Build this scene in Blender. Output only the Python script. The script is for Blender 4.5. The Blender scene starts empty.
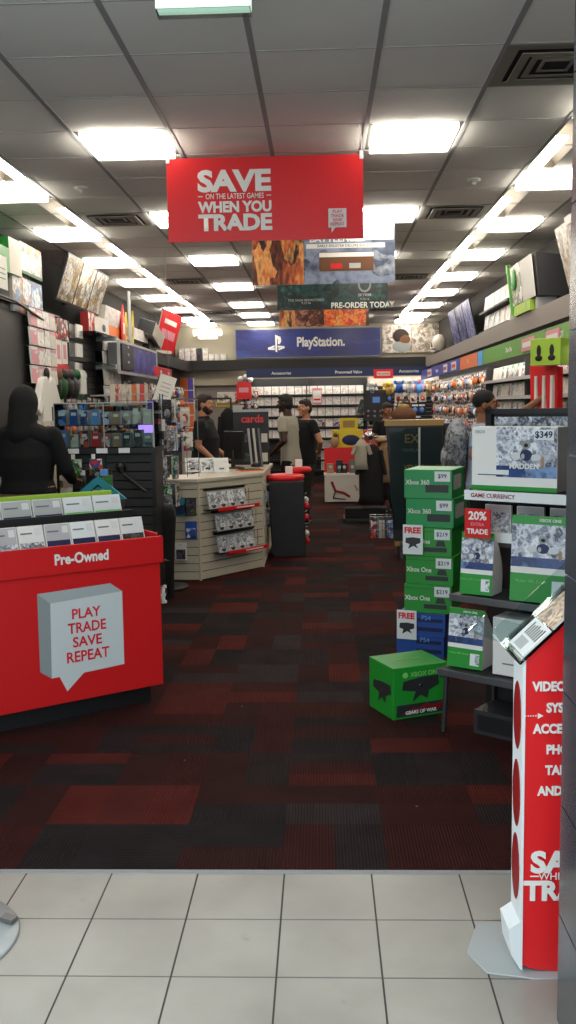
import bpy, bmesh, math, random
from mathutils import Vector, Matrix, noise
C = bpy.context.scene.collection
rnd = random.Random(7)
PI = math.pi
# ------------------------------------------------------------------ camera model
F, PIT, YAW, ROL, CH = 937.05, .1133, -.0368, .0159, 1.633
def ray(u, v):
    a, b = u-288, v-512
    c, s = math.cos(ROL), math.sin(ROL)
    px = a*c-b*s; py = a*s+b*c
    x = px/F; uu = -py/F
    c, s = math.cos(PIT), math.sin(PIT)
    y = c+uu*s; z = -s+uu*c
    c, s = math.cos(YAW), math.sin(YAW)
    return (x*c+y*s, -x*s+y*c, z)
def atY(u, v, Y):
    r = ray(u, v); k = Y/r[1]; return Vector((r[0]*k, Y, CH+r[2]*k))
def atX(u, v, X):
    r = ray(u, v); k = X/r[0]; return Vector((X, r[1]*k, CH+r[2]*k))
def atZ(u, v, z):
    r = ray(u, v); k = (z-CH)/r[2]; return Vector((r[0]*k, r[1]*k, z))
def hit(u, v, P, n):
    r = Vector(ray(u, v)); o = Vector((0, 0, CH)); k = (Vector(P)-o).dot(n)/r.dot(n); return o+r*k
# ------------------------------------------------------------------ materials
MAT = {}
def lin(c):
    if isinstance(c, str):
        c = [int(c[i:i+2], 16)/255 for i in (0, 2, 4)]
    return tuple((x/12.92 if x <= .04045 else ((x+.055)/1.055)**2.4) for x in c)+(1,)
def flat(name, col, rough=.5, metal=0, spec=.5, bump=0, bscale=40):
    m = bpy.data.materials.new(name); m.use_nodes = True
    n = m.node_tree; b = n.nodes['Principled BSDF']
    b.inputs['Base Color'].default_value = lin(col); b.inputs['Roughness'].default_value = rough
    b.inputs['Metallic'].default_value = metal; b.inputs['Specular IOR Level'].default_value = spec
    if bump:
        t = n.nodes.new('ShaderNodeTexNoise'); t.inputs['Scale'].default_value = bscale
        tc = n.nodes.new('ShaderNodeTexCoord'); n.links.new(tc.outputs['Object'], t.inputs['Vector'])
        bp = n.nodes.new('ShaderNodeBump'); bp.inputs['Strength'].default_value = bump; bp.inputs['Distance'].default_value = .01
        n.links.new(t.outputs['Fac'], bp.inputs['Height']); n.links.new(bp.outputs['Normal'], b.inputs['Normal'])
    MAT[name] = m; return m
def art(name, cols, scale=12, rough=.35, vor=False, detail=3, hue=0, dist=.35, const=True, aspect=(1, 1, 1)):
    """printed artwork: noise or cells through a colour ramp, shifted per object"""
    m = bpy.data.materials.new(name); m.use_nodes = True
    nt = m.node_tree; N = nt.nodes; L = nt.links; b = N['Principled BSDF']
    b.inputs['Roughness'].default_value = rough
    tc = N.new('ShaderNodeTexCoord'); oi = N.new('ShaderNodeObjectInfo')
    mp = N.new('ShaderNodeVectorMath'); mp.operation = 'MULTIPLY_ADD'
    mul = N.new('ShaderNodeMath'); mul.operation = 'MULTIPLY'; mul.inputs[1].default_value = 37.0
    L.new(oi.outputs['Random'], mul.inputs[0])
    mp.inputs[1].default_value = aspect
    L.new(tc.outputs['Object'], mp.inputs[0]); L.new(mul.outputs[0], mp.inputs[2])
    if vor:
        t = N.new('ShaderNodeTexVoronoi'); t.inputs['Scale'].default_value = scale
        L.new(mp.outputs[0], t.inputs['Vector'])
        sp = N.new('ShaderNodeSeparateColor'); L.new(t.outputs['Color'], sp.inputs[0]); fac = sp.outputs[0]
    else:
        # irregular patches: cells whose borders are bent by noise, softened with a finer noise
        n1 = N.new('ShaderNodeTexNoise'); n1.inputs['Scale'].default_value = scale*.9; n1.inputs['Detail'].default_value = detail
        L.new(mp.outputs[0], n1.inputs['Vector'])
        ma = N.new('ShaderNodeVectorMath'); ma.operation = 'MULTIPLY_ADD'; ma.inputs[1].default_value = (dist*3/scale,)*3
        L.new(n1.outputs['Color'], ma.inputs[0]); L.new(mp.outputs[0], ma.inputs[2])
        t = N.new('ShaderNodeTexVoronoi'); t.inputs['Scale'].default_value = scale*.85; L.new(ma.outputs[0], t.inputs['Vector'])
        sp = N.new('ShaderNodeSeparateColor'); L.new(t.outputs['Color'], sp.inputs[0])
        n2 = N.new('ShaderNodeTexNoise'); n2.inputs['Scale'].default_value = scale*2.2; n2.inputs['Detail'].default_value = 3; L.new(mp.outputs[0], n2.inputs['Vector'])
        m9 = N.new('ShaderNodeMath'); m9.operation = 'MULTIPLY_ADD'; m9.inputs[1].default_value = .9; L.new(n2.outputs['Fac'], m9.inputs[0])
        m8 = N.new('ShaderNodeMath'); m8.operation = 'MULTIPLY_ADD'; m8.inputs[1].default_value = .75; m8.inputs[2].default_value = -.33; L.new(sp.outputs[0], m8.inputs[0])
        L.new(m8.outputs[0], m9.inputs[2]); fac = m9.outputs[0]
    r = N.new('ShaderNodeValToRGB'); L.new(fac, r.inputs[0])
    if const: r.color_ramp.interpolation = 'CONSTANT' if vor else 'LINEAR'
    el = r.color_ramp.elements
    while len(el) < len(cols): el.new(.5)
    for i, c in enumerate(cols):
        el[i].position = i/len(cols) if vor else i/max(1, len(cols)-1); el[i].color = lin(c)
    out = r.outputs[0]
    if hue:
        h = N.new('ShaderNodeHueSaturation'); m2 = N.new('ShaderNodeMath'); m2.operation = 'MULTIPLY_ADD'
        m2.inputs[1].default_value = hue; m2.inputs[2].default_value = .5-hue/2
        L.new(oi.outputs['Random'], m2.inputs[0]); L.new(m2.outputs[0], h.inputs['Hue']); L.new(out, h.inputs['Color']); out = h.outputs[0]
    L.new(out, b.inputs['Base Color'])
    MAT[name] = m; return m
def emit(name, col, s):
    m = bpy.data.materials.new(name); m.use_nodes = True
    b = m.node_tree.nodes['Principled BSDF']; b.inputs['Base Color'].default_value = lin(col)
    b.inputs['Emission Color'].default_value = lin(col); b.inputs['Emission Strength'].default_value = s
    MAT[name] = m; return m
def clear(name, col='f4f8f8', gl=.12, rough=.03):
    m = bpy.data.materials.new(name); m.use_nodes = True
    nt = m.node_tree; N = nt.nodes; L = nt.links
    for n in list(N):
        if n.type != 'OUTPUT_MATERIAL': N.remove(n)
    o = [n for n in N if n.type == 'OUTPUT_MATERIAL'][0]
    t = N.new('ShaderNodeBsdfTransparent'); t.inputs[0].default_value = lin(col)
    g = N.new('ShaderNodeBsdfGlossy'); g.inputs['Roughness'].default_value = rough
    lw = N.new('ShaderNodeLayerWeight'); lw.inputs[0].default_value = gl
    mx = N.new('ShaderNodeMixShader'); L.new(lw.outputs['Fresnel'], mx.inputs[0]); L.new(t.outputs[0], mx.inputs[1]); L.new(g.outputs[0], mx.inputs[2])
    L.new(mx.outputs[0], o.inputs['Surface']); MAT[name] = m; return m

LAMP = 7.5
flat('black', '161617', .45); flat('black_matte', '0e0e0f', .8); flat('dark_grey', '2b2b2d', .5); flat('mid_grey', '6c6c6c', .5)
flat('light_grey', 'b5b5b5', .5); flat('white', 'dcdcda', .5); flat('off_white', 'cfc9bd', .5); flat('paper', 'e6e4de', .6)
flat('chrome', 'c4c4c6', .2, 1); flat('steel', '7b7d80', .35, .8)
flat('red', 'dc2226', .38, 0, .4); flat('red_matte', 'cf1a1c', .5, 0, .3); flat('dark_red', '8d1213', .5)
flat('green', '1f8f2c', .4); flat('green360', '16904a', .4); flat('green_dark', '0c4f1a', .5); flat('green_light', '7fca6a', .5); flat('lime', 'a9cf45', .5)
flat('blue', '1c4c9c', .4); flat('navy', '131d4c', .5); flat('teal', '19909a', .45); flat('sky', '5f95d8', .45)
flat('yellow', 'd8c22a', .5); flat('orange', 'de6f28', .5); flat('purple', '5a44a8', .5); flat('pink', 'd98f9c', .5); flat('gold', '9a7a3a', .4)
flat('tan', 'a58663', .7); flat('brown', '6b4428', .7); flat('counter_top', 'c9bfae', .3); flat('slat', 'c4bba6', .55); flat('slat_dark', '2a2a2b', .6)
flat('groove', '3d382f', .8); flat('wall_paint', 'a79f8d', .75, bump=.05); flat('wall_dark', '24201e', .8); flat('fascia_grey', '88807a', .6)
flat('fascia_black', '181516', .6); flat('ceil_tile', 'e4e2dc', .85, bump=.25, bscale=160); flat('tee', '8f9090', .6); flat('tee_cross', 'b4b3ae', .7)
flat('vent', '77736c', .5); flat('lamp_frame', '26231f', .5); flat('reflector', '8f887c', .45)
flat('skin_pale', 'b9805f', .5); flat('skin_dark', '3a231a', .5); flat('skin_brown', '8d5a3c', .5)
flat('hair_dark', '100c0a', .7, bump=.4, bscale=90); flat('hair_brown', '241510', .7, bump=.4, bscale=90)
flat('cloth_black', '0b0b0d', .9, bump=.3, bscale=30); flat('cloth_polo', '0d0f12', .85, bump=.3, bscale=30); flat('cloth_grey', 'a29b8b', .9, bump=.3, bscale=30)
flat('cloth_khaki', '9a7a58', .9, bump=.3, bscale=30); flat('cloth_olive', '24231c', .9, bump=.3, bscale=30); flat('cloth_lightblue', '93a6bd', .9, bump=.3, bscale=30)
flat('cloth_white', 'b8b8b6', .9); flat('eye', '050505', .2); flat('sole', '8b8b88', .7); flat('tag_white', 'e2e6e6', .5); flat('column_tile', '3b4045', .22, 0, .6)
flat('grout_light', '7d868c', .6); flat('facet_grey', '8f9696', .5); flat('bubble_white', 'cfd4d4', .5); flat('facet_light', 'aab0b0', .5)
flat('base_plate', 'a9adac', .25); flat('ps_blue', '18289a', .35)
emit('lamp', 'fff6e6', LAMP); emit('lamp_side_boost', 'fff6e6', LAMP*3.6); emit('tube', 'fff6e6', LAMP*.9); emit('sign_panel', 'e8fff0', .55); emit('monitor', 'b48cff', 1.2); emit('header_blue', '16264f', .10)
emit('header_green', '5c9436', .12); emit('header_orange', 'd06a34', .2); emit('valance', 'fff6e6', 12); emit('header_ps', '3a3f8c', .25); emit('header_sky', '3d8fc8', .3); emit('exit_glow', 'fff8e8', 1.3)
clear('acrylic', 'e8f0f0', .15); clear('acrylic_frost', 'c4cccc', .25, .15)
art('football', ['2c3850', 'dfe3ea', '5b6478', 'f2f3f6', '8d93a5', 'c8ccd6', '242a3c', 'b8bdc8'], 13, .35, detail=4, dist=.5)
art('football_mid', ['1d2c55', '2c4a86', '1d2c55', '7d9cc8', '223360'], 9, .35, dist=.4)
art('cover', ['d8d8d8', '3c5a82', 'f0efe8', '8e2b22', '22262e', 'c9b98f', 'e6e6e6'], 24, .35, hue=.9, detail=4)
art('cover_white', ['f2f0ec', 'e0dbd6', 'b9a9a2', 'f5f3ee', 'd8cfc8', 'efece6'], 26, .4, hue=.12, detail=3)
art('cover_dark', ['101318', '2a3038', '0b0c10', '565c66', '16181c', '8a3b22'], 22, .35, hue=.5)
art('cover_sports', ['dfe3e6', '76808c', 'f0f2f2', '394150', 'd4d8dc', '1c2028'], 22, .35, detail=3, dist=.3)
art('confetti', ['c43030', 'e8e2dc', '2e4f96', '1c1c22', 'd8873a', 'e8e8e8', '64306c', '3a6b46'], 26, .45, vor=True)
art('confetti_red', ['a81c1c', 'd8cfc8', '7c1c1c', '1c1c22', 'd8573a', 'e8c8c8'], 22, .45, vor=True)
art('confetti_blue', ['2a4f9c', 'c8d2e8', '1c2c5c', '6a8cd0', 'b03030'], 22, .45, vor=True)
art('confetti_pale', ['d8d0c4', 'e8e4dc', 'b8a898', 'c8bcae', '6a5c50', 'e8dcd0'], 20, .45, vor=True)
art('xbox_poster', ['d8d8d0', 'f0f0ea', '8a9070', '5a6a50', 'e8e4dc'], 9, .35)
art('hero_art', ['8a98a0', 'd8d4cc', '5a6470', 'c4a078', '3a3430', 'e0dcd4'], 7, .35)
art('man_poster', ['e0e0dc', 'a87850', '5a4030', '3d7cb0', 'dcdcd8', '704c38'], 7, .35)
art('tri_art', ['e8e6e0', '7a7268', 'f0eee8', 'b8902c', '4c463f', 'dedad2'], 10, .35, detail=5)
art('fire', ['1a1210', '6a2c14', 'c8642c', 'e8a860', '3a1c16', '120d10'], 5, .4, detail=5, aspect=(2.2, 1, .8))
art('fire_bright', ['b01c10', 'e8401c', 'ffa030', 'c82018', 'ffd060'], 14, .4, detail=4)
art('muscle', ['1a0c0a', '7a3c2c', 'c08468', '5a2418', '200f0c'], 9, .4, detail=4)
art('storm', ['2c3444', '5a667c', '8c98b0', '3c465c', 'b8c0cc'], 3.5, .4, detail=4)
art('dark_teal', ['070a0c', '0f2220', '1c4440', '0a0e10', '2c6a60'], 6, .4, detail=4)
art('madden_wall', ['c8bcae', 'a89484', 'd8d0c4', '6a5c54', 'e0d8cc', '94806c'], 6, .4, detail=5)
art('ps_swirl', ['1a1c5c', '1c2470', '20307e', '1b2068', '2a4c9c'], 1.3, .35, dist=.8, aspect=(.6, 1, 2))
art('ps_sign2', ['1c1f4c', '2a2f70', '15183c', '8c90c0', '22265c'], 6, .4, dist=2)
art('purple_art', ['2c2866', '4a44a0', '28265c', '6a66c0', '34307c'], 8, .35)
art('pamphlet', ['3a3028', 'c8a890', '6a5038', 'e0c4a8', '4a3c2c', '8a7a60'], 26, .3)
art('patterned', ['5c6066', '8c9098', '34383c', 'a8acb2', '4c5056'], 14, .8)
def carpet_mat(name, c1, c2, direction):
    m = bpy.data.materials.new(name); m.use_nodes = True
    nt = m.node_tree; N = nt.nodes; L = nt.links; b = N['Principled BSDF']
    b.inputs['Roughness'].default_value = .95; b.inputs['Specular IOR Level'].default_value = .12
    tc = N.new('ShaderNodeTexCoord'); w = N.new('ShaderNodeTexWave'); w.bands_direction = direction
    w.inputs['Scale'].default_value = 26; w.inputs['Distortion'].default_value = 1.2; w.inputs['Detail'].default_value = 2
    w.inputs['Detail Scale'].default_value = 3
    L.new(tc.outputs['Object'], w.inputs['Vector'])
    n = N.new('ShaderNodeTexNoise'); n.inputs['Scale'].default_value = 5; n.inputs['Detail'].default_value = 6; L.new(tc.outputs['Object'], n.inputs['Vector'])
    mm = N.new('ShaderNodeMath'); mm.operation = 'MULTIPLY_ADD'; mm.inputs[1].default_value = .45; L.new(w.outputs['Fac'], mm.inputs[0])
    mr = N.new('ShaderNodeMapRange'); mr.inputs[1].default_value = .3; mr.inputs[2].default_value = .75; mr.inputs[4].default_value = .6; L.new(n.outputs['Fac'], mr.inputs[0])
    L.new(mr.outputs[0], mm.inputs[2])
    mx = N.new('ShaderNodeMix'); mx.data_type = 'RGBA'; mx.inputs[6].default_value = lin(c1); mx.inputs[7].default_value = lin(c2)
    L.new(mm.outputs[0], mx.inputs[0])
    # rare pale specks of lint and grit
    sp = N.new('ShaderNodeTexVoronoi'); sp.inputs['Scale'].default_value = 3.0; L.new(tc.outputs['Object'], sp.inputs['Vector'])
    lt = N.new('ShaderNodeMath'); lt.operation = 'LESS_THAN'; lt.inputs[1].default_value = .022; L.new(sp.outputs['Distance'], lt.inputs[0])
    m3 = N.new('ShaderNodeMix'); m3.data_type = 'RGBA'; m3.inputs[7].default_value = lin('8a8078')
    L.new(lt.outputs[0], m3.inputs[0]); L.new(mx.outputs[2], m3.inputs[6]); L.new(m3.outputs[2], b.inputs['Base Color'])
    bp = N.new('ShaderNodeBump'); bp.inputs['Strength'].default_value = .5; bp.inputs['Distance'].default_value = .006
    L.new(w.outputs['Fac'], bp.inputs['Height']); L.new(bp.outputs['Normal'], b.inputs['Normal'])
    MAT[name] = m
CP = [('3a1310', '52211c'), ('2a100f', '3c1a17'), ('1b1314', '2e2424'), ('261211', '361a17'), ('171213', '282223'), ('401410', '56211b'), ('231b1b', '383030')]
for i, (a, b_) in enumerate(CP):
    carpet_mat('carpet%dx' % i, a, b_, 'X'); carpet_mat('carpet%dy' % i, a, b_, 'Y')
def tile_mat():
    m = bpy.data.materials.new('floor_tile'); m.use_nodes = True
    nt = m.node_tree; N = nt.nodes; L = nt.links; b = N['Principled BSDF']; b.inputs['Roughness'].default_value = .35
    tc = N.new('ShaderNodeTexCoord'); n = N.new('ShaderNodeTexNoise'); n.inputs['Scale'].default_value = 2.5; n.inputs['Detail'].default_value = 8
    L.new(tc.outputs['Object'], n.inputs['Vector'])
    r = N.new('ShaderNodeValToRGB'); r.color_ramp.elements[0].color = lin('938e85'); r.color_ramp.elements[0].position = .3
    r.color_ramp.elements[1].color = lin('aaa59b'); r.color_ramp.elements[1].position = .7
    L.new(n.outputs['Fac'], r.inputs[0])
    n2 = N.new('ShaderNodeTexNoise'); n2.inputs['Scale'].default_value = 9; n2.inputs['Detail'].default_value = 3; L.new(tc.outputs['Object'], n2.inputs['Vector'])
    gt = N.new('ShaderNodeMapRange'); gt.inputs[1].default_value = .68; gt.inputs[2].default_value = .78; gt.inputs[4].default_value = .5; L.new(n2.outputs['Fac'], gt.inputs[0])
    mx = N.new('ShaderNodeMix'); mx.data_type = 'RGBA'; mx.inputs[7].default_value = lin('7a756c')
    L.new(gt.outputs[0], mx.inputs[0]); L.new(r.outputs[0], mx.inputs[6]); L.new(mx.outputs[2], b.inputs['Base Color'])
    MAT['floor_tile'] = m
tile_mat(); flat('grout', '4a4640', .9)
# ------------------------------------------------------------------ mesh builder
class MB:
    def __init__(s): s.v = []; s.f = []; s.m = []; s.names = []; s.sm = []
    def mi(s, mat):
        if mat not in s.names: s.names.append(mat)
        return s.names.index(mat)
    def add(s, vs, fs, mat, M=None, smooth=False):
        o = len(s.v)
        for p in vs:
            p = Vector(p)
            if M is not None: p = M @ p
            s.v.append(p)
        mi = s.mi(mat) if isinstance(mat, str) else None
        for k, f in enumerate(fs):
            s.f.append([o+i for i in f]); s.m.append(mi if mi is not None else s.mi(mat[k])); s.sm.append(smooth)
        return s
    def box(s, x0, x1, y0, y1, z0, z1, mat, M=None):
        """mat: one name, or a dict of faces: F(ront -y) B L R T(op) D(own)"""
        vs = [(x0, y0, z0), (x1, y0, z0), (x1, y1, z0), (x0, y1, z0), (x0, y0, z1), (x1, y0, z1), (x1, y1, z1), (x0, y1, z1)]
        fs = [(0, 1, 5, 4), (1, 2, 6, 5), (2, 3, 7, 6), (3, 0, 4, 7), (4, 5, 6, 7), (3, 2, 1, 0)]
        if isinstance(mat, dict):
            d = mat.get('*', 'white'); mat = [mat.get(k, d) for k in 'FRBLTD']
        return s.add(vs, fs, mat, M)
    def prism(s, prof, x0, x1, mat, axis='x', M=None, cap=None):
        """profile of 2D points swept along an axis. axis x: prof=(y,z); axis y: prof=(x,z); axis z: prof=(x,y)"""
        n = len(prof)
        def P(a, b, t): return {'x': (t, a, b), 'y': (a, t, b), 'z': (a, b, t)}[axis]
        vs = [P(a, b, x0) for a, b in prof]+[P(a, b, x1) for a, b in prof]
        fs = [(i, (i+1) % n, n+(i+1) % n, n+i) for i in range(n)]+[tuple(range(n))[::-1], tuple(range(n, 2*n))]
        if isinstance(mat, list): mats = mat+[cap or mat[0]]*2
        else: mats = [mat]*n+[cap or mat]*2
        return s.add(vs, fs, mats, M)
    def cyl(s, p, q, r1, r2=None, mat='black', n=14, M=None, smooth=True, sx=1, sy=1):
        p, q = Vector(p), Vector(q); r2 = r1 if r2 is None else r2
        d = (q-p).normalized(); a = Vector((0, 0, 1)) if abs(d.z) < .9 else Vector((1, 0, 0))
        u = d.cross(a).normalized(); w = u.cross(d)
        vs = []
        for c, r in ((p, r1), (q, r2)):
            for i in range(n):
                t = 2*PI*i/n; vs.append(c+(u*math.cos(t)*sx+w*math.sin(t)*sy)*r)
        fs = [(i, n+i, n+(i+1) % n, (i+1) % n) for i in range(n)]
        s.add(vs, fs, mat, M, smooth)
        s.add(vs, [tuple(range(n)), tuple(range(2*n-1, n-1, -1))], mat, M)
        return s
    def tube(s, pts, r, mat, n=8, M=None):
        for a, b in zip(pts, pts[1:]): s.cyl(a, b, r, r, mat, n, M)
        return s
    def ell(s, c, r, mat, n=14, k=9, M=None):
        if not hasattr(r, '__len__'): r = (r, r, r)
        vs = [(c[0], c[1], c[2]-r[2])]
        for j in range(1, k):
            ph = PI*j/k
            for i in range(n):
                t = 2*PI*i/n; vs.append((c[0]+r[0]*math.sin(ph)*math.cos(t), c[1]+r[1]*math.sin(ph)*math.sin(t), c[2]-r[2]*math.cos(ph)))
        vs.append((c[0], c[1], c[2]+r[2])); fs = []
        for i in range(n):
            fs.append((0, 1+(i+1) % n, 1+i)); fs.append((len(vs)-1, 1+(k-2)*n+i, 1+(k-2)*n+(i+1) % n))
            for j in range(k-2): a = 1+j*n; fs.append((a+i, a+(i+1) % n, a+n+(i+1) % n, a+n+i))
        return s.add(vs, fs, mat, M, True)
    def lathe(s, prof, mat, c=(0, 0, 0), n=20, M=None):
        vs = []; fs = []; k = len(prof)
        for r, z in prof:
            for i in range(n):
                t = 2*PI*i/n; vs.append((c[0]+r*math.cos(t), c[1]+r*math.sin(t), c[2]+z))
        for j in range(k-1):
            for i in range(n): fs.append((j*n+i, j*n+(i+1) % n, (j+1)*n+(i+1) % n, (j+1)*n+i))
        fs += [tuple(range(n))[::-1], tuple(range((k-1)*n, k*n))]
        return s.add(vs, fs, mat, M, True)
    def build(s, name, parent=None, loc=None, rotz=0, bevel=0, seg=2):
        me = bpy.data.meshes.new(name); me.from_pydata(s.v, [], s.f)
        for n in s.names: me.materials.append(MAT[n])
        for p, m, sm in zip(me.polygons, s.m, s.sm): p.material_index = m; p.use_smooth = sm
        me.update()
        o = bpy.data.objects.new(name, me); C.objects.link(o)
        if parent is not None: o.parent = parent
        if loc is not None: o.location = loc
        o.rotation_euler = (0, 0, rotz)
        if bevel:
            b = o.modifiers.new('bevel', 'BEVEL'); b.width = bevel; b.segments = seg; b.limit_method = 'ANGLE'
        return o
def tag(o, label, cat, group=None):
    o['label'] = label; o['category'] = cat
    if group: o['group'] = group
    return o
def T(name, label, cat, loc=(0, 0, 0), rotz=0, group=None):
    o = bpy.data.objects.new(name, None); C.objects.link(o); o.location = loc; o.rotation_euler = (0, 0, rotz)
    o.empty_display_size = .1
    return tag(o, label, cat, group)
def struct(o):
    o['kind'] = 'structure'; return o
def dup(root, loc, rotz, label=None, group=None, scale=None):
    r = root.copy(); C.objects.link(r); r.location = loc; r.rotation_euler = (0, 0, rotz) if not hasattr(rotz, '__len__') else rotz
    if label: r['label'] = label
    if group: r['group'] = group
    if scale: r.scale = scale
    for ch in list(root.children):
        c = ch.copy(); C.objects.link(c); c.parent = r
        for g in list(ch.children):
            d = g.copy(); C.objects.link(d); d.parent = c
    return r
def text(body, size, mat, parent=None, loc=(0, 0, 0), M=None, bold=.0, name='lettering', wx=1.0, align='CENTER', thick=.0012):
    cu = bpy.data.curves.new('t', 'FONT'); cu.body = body; cu.size = size; cu.offset = bold*size; cu.extrude = thick/2
    cu.align_x = align; cu.align_y = 'CENTER'; cu.resolution_u = 3
    tmp = bpy.data.objects.new('t', cu); C.objects.link(tmp)
    dg = bpy.context.evaluated_depsgraph_get(); dg.update()
    me = bpy.data.meshes.new_from_object(tmp.evaluated_get(dg)); me.name = name
    bpy.data.objects.remove(tmp); bpy.data.curves.remove(cu)
    R = Matrix(((wx, 0, 0, 0), (0, 0, -1, 0), (0, 1, 0, 0), (0, 0, 0, 1)))     # glyphs stand up and face -y
    me.transform((M or Matrix.Identity(4)) @ Matrix.Translation(loc) @ R)
    me.materials.clear(); me.materials.append(MAT[mat])
    o = bpy.data.objects.new(name, me); C.objects.link(o)
    if parent is not None: o.parent = parent
    return o
def fit(body, mat, parent, c, w, h, bold=.02, y=None, name='lettering'):
    """lettering stretched to an exact width and height, centred on c"""
    o = text(body, 1, mat, parent, (0, 0, 0), bold=bold, name=name, thick=0)
    xs = [v.co.x for v in o.data.vertices]; zs_ = [v.co.z for v in o.data.vertices]
    a, b, p, q = min(xs), max(xs), min(zs_), max(zs_)
    for v in o.data.vertices:
        v.co.x = c[0]+((v.co.x-a)/(b-a)-.5)*w; v.co.z = c[2]+((v.co.z-p)/(q-p)-.5)*h; v.co.y = c[1]
    return o
def Rz(a): return Matrix.Rotation(a, 4, 'Z')
def Rx(a): return Matrix.Rotation(a, 4, 'X')
def Ry(a): return Matrix.Rotation(a, 4, 'Y')
def Tr(x, y, z): return Matrix.Translation((x, y, z))
HL, HR = PI/2, -PI/2           # facing of things on the left and right wall
H = 3.335; XL, XR = -3.1, 2.5; YF, YB = 2.34, 20.2; TL = .6096; XC, YC = -.9201, 4.7426
# ================================================================== SETTING
def shell():
    # mall floor tiles
    m = MB(); t = .3048; x0 = -1.0622; y0 = 3.1318
    for i in range(-8, 13):
        for j in range(1, 15):
            a, b = x0+i*t, y0-j*t
            m.box(a+.003, a+t-.003, b+.003, b+t-.003, -.01, 0, 'floor_tile')
    m.box(x0-8*t, x0+13*t, y0-14*t, y0, -.03, -.002, 'grout')
    struct(m.build('floor'))
    # carpet laid as random planks
    m = MB(); r = random.Random(11); s = .38
    nx = 15; ny = 45
    for i in range(nx):
        for j in range(ny):
            a, b = -3.2+i*s, y0+j*s
            k = r.random()
            if k < .45: cells = [(0, 0, 1, .5), (0, .5, 1, 1)]
            elif k < .8: cells = [(0, 0, .5, 1), (.5, 0, 1, 1)]
            elif k < .9: cells = [(0, 0, 1, 1)]
            else: cells = [(0, 0, 1, .33), (0, .33, 1, .66), (0, .66, 1, 1)]
            for (p, q, u, v) in cells:
                c = r.choice([0, 1, 1, 2, 2, 3, 3, 4, 4, 5, 6]); d = r.choice('xxy') if (u-p) > (v-q) else r.choice('yx')
                X0, X1 = a+p*s, a+u*s; Y0, Y1 = b+q*s, b+v*s
                m.add([(X0, Y0, 0), (X1, Y0, 0), (X1, Y1, 0), (X0, Y1, 0)], [(0, 1, 2, 3)], 'carpet%d%s' % (c, d))
    m.box(-3.2, 2.5, y0, y0+ny*s, -.03, -.002, 'grout')
    struct(m.build('floor'))
    m = MB(); m.box(-3.1, 2.5, y0-.012, y0+.01, 0, .004, 'tee'); struct(m.build('trim_1'))
    # walls
    m = MB(); m.box(XL-.15, XL, YF, YB+.15, 0, H+.3, 'wall_dark'); struct(m.build('wall_left'))
    m = MB(); m.box(XR, XR+.15, YF, YB+.15, 0, H+.3, 'wall_dark'); struct(m.build('wall_right'))
    m = MB(); m.box(XL, XR, YB, YB+.15, 0, H+.3, 'wall_paint'); struct(m.build('wall_back'))
    # ledges above the shelving: grey on the right, black at the back and on the left
    m = MB(); m.box(2.2, XR, 3.2, YB, 2.38, 2.575, 'fascia_grey'); struct(m.build('trim_2'))
    m = MB(); m.box(XL, 2.2, YB-.28, YB, 2.39, 2.6, 'fascia_black'); struct(m.build('trim_3'))
    m = MB(); m.box(XL, -2.72, 13.85, YB-.28, 2.36, 2.56, 'fascia_black'); struct(m.build('trim_4'))
    # storefront pier on the right, dark glazed tiles with pale joints
    m = MB(); m.box(.612, 1.2, 1.45, 2.336, 0, H, 'grout_light')
    s = .3
    for k in range(12):
        z0, z1 = k*s+.004, min(H, (k+1)*s-.002)
        if z0 >= H: break
        y = 2.34
        while y > 1.46:
            ya = max(1.45, y-s+.004); m.box(.606, .614, ya, y, z0, z1, 'column_tile'); y -= s
        for q in range(2): m.box(.610+q*s, .610+(q+1)*s-.004, 2.334, 2.341, z0, z1, 'column_tile'); m.box(.610+q*s, .610+(q+1)*s-.004, 1.444, 1.452, z0, z1, 'column_tile')
    struct(m.build('wall_front'))
    # metal strip where the pier meets the shop front
    m = MB(); m.box(1.2, XR+.15, 2.2, 2.4, 0, H+.3, 'column_tile'); struct(m.build('wall_front'))
    m = MB(); m.box(XL-.15, -2.2, 2.0, 2.4, 0, H+.3, 'column_tile'); struct(m.build('wall_front'))
shell()
center_lights = [(-1, j) for j in (2, 6, 10, 14, 18, 21, 24)]+[(2, j) for j in (2, 6, 10, 14, 18, 22)]
side_l = [(-3, j) for j in (-2, 1, 4, 7, 10, 13, 16, 19, 22, 24)]; side_r = [(4, j) for j in (-2, 1, 4, 7, 10, 13, 16, 19, 22, 24)]
vents = [(-2, 6), (-2, 13), (-2, 20), (3, 0), (3, 6), (3, 13), (3, 20)]
PW = .2
def ceiling():
    m = MB(); holes = set(center_lights+side_l+side_r+vents)
    for i in range(-4, 7):
        for j in range(-4, 26):
            if (i, j) in holes: continue
            a, b = max(XL, XC+i*TL), YC+j*TL; c, d = min(XR, XC+(i+1)*TL), min(YB, b+TL)
            if c <= a: continue
            if i == -3: c -= PW
            if i == 4: a += PW
            m.add([(a, b, H), (c, b, H), (c, d, H), (a, d, H)], [(3, 2, 1, 0)], 'ceil_tile')
    struct(m.build('ceiling'))
    m = MB(); m.box(XL-.15, XR+.15, YF-.1, YB+.15, H+.2, H+.3, 'black_matte'); struct(m.build('ceiling'))  # unseen slab added above the tiles to stop world light leaking in
    m = MB()
    for i in range(-3, 6):
        x = XC+i*TL; m.box(x-.014, x+.014, YF, YB, H-.004, H+.006, 'tee')  # lengthwise tees get a darker grey, shadow put into their colour
    for j in range(-4, 26):
        y = YC+j*TL; m.box(XL, XR, y-.006, y+.006, H-.002, H+.004, 'tee_cross')
    struct(m.build('trim_5'))
ceiling()
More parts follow.
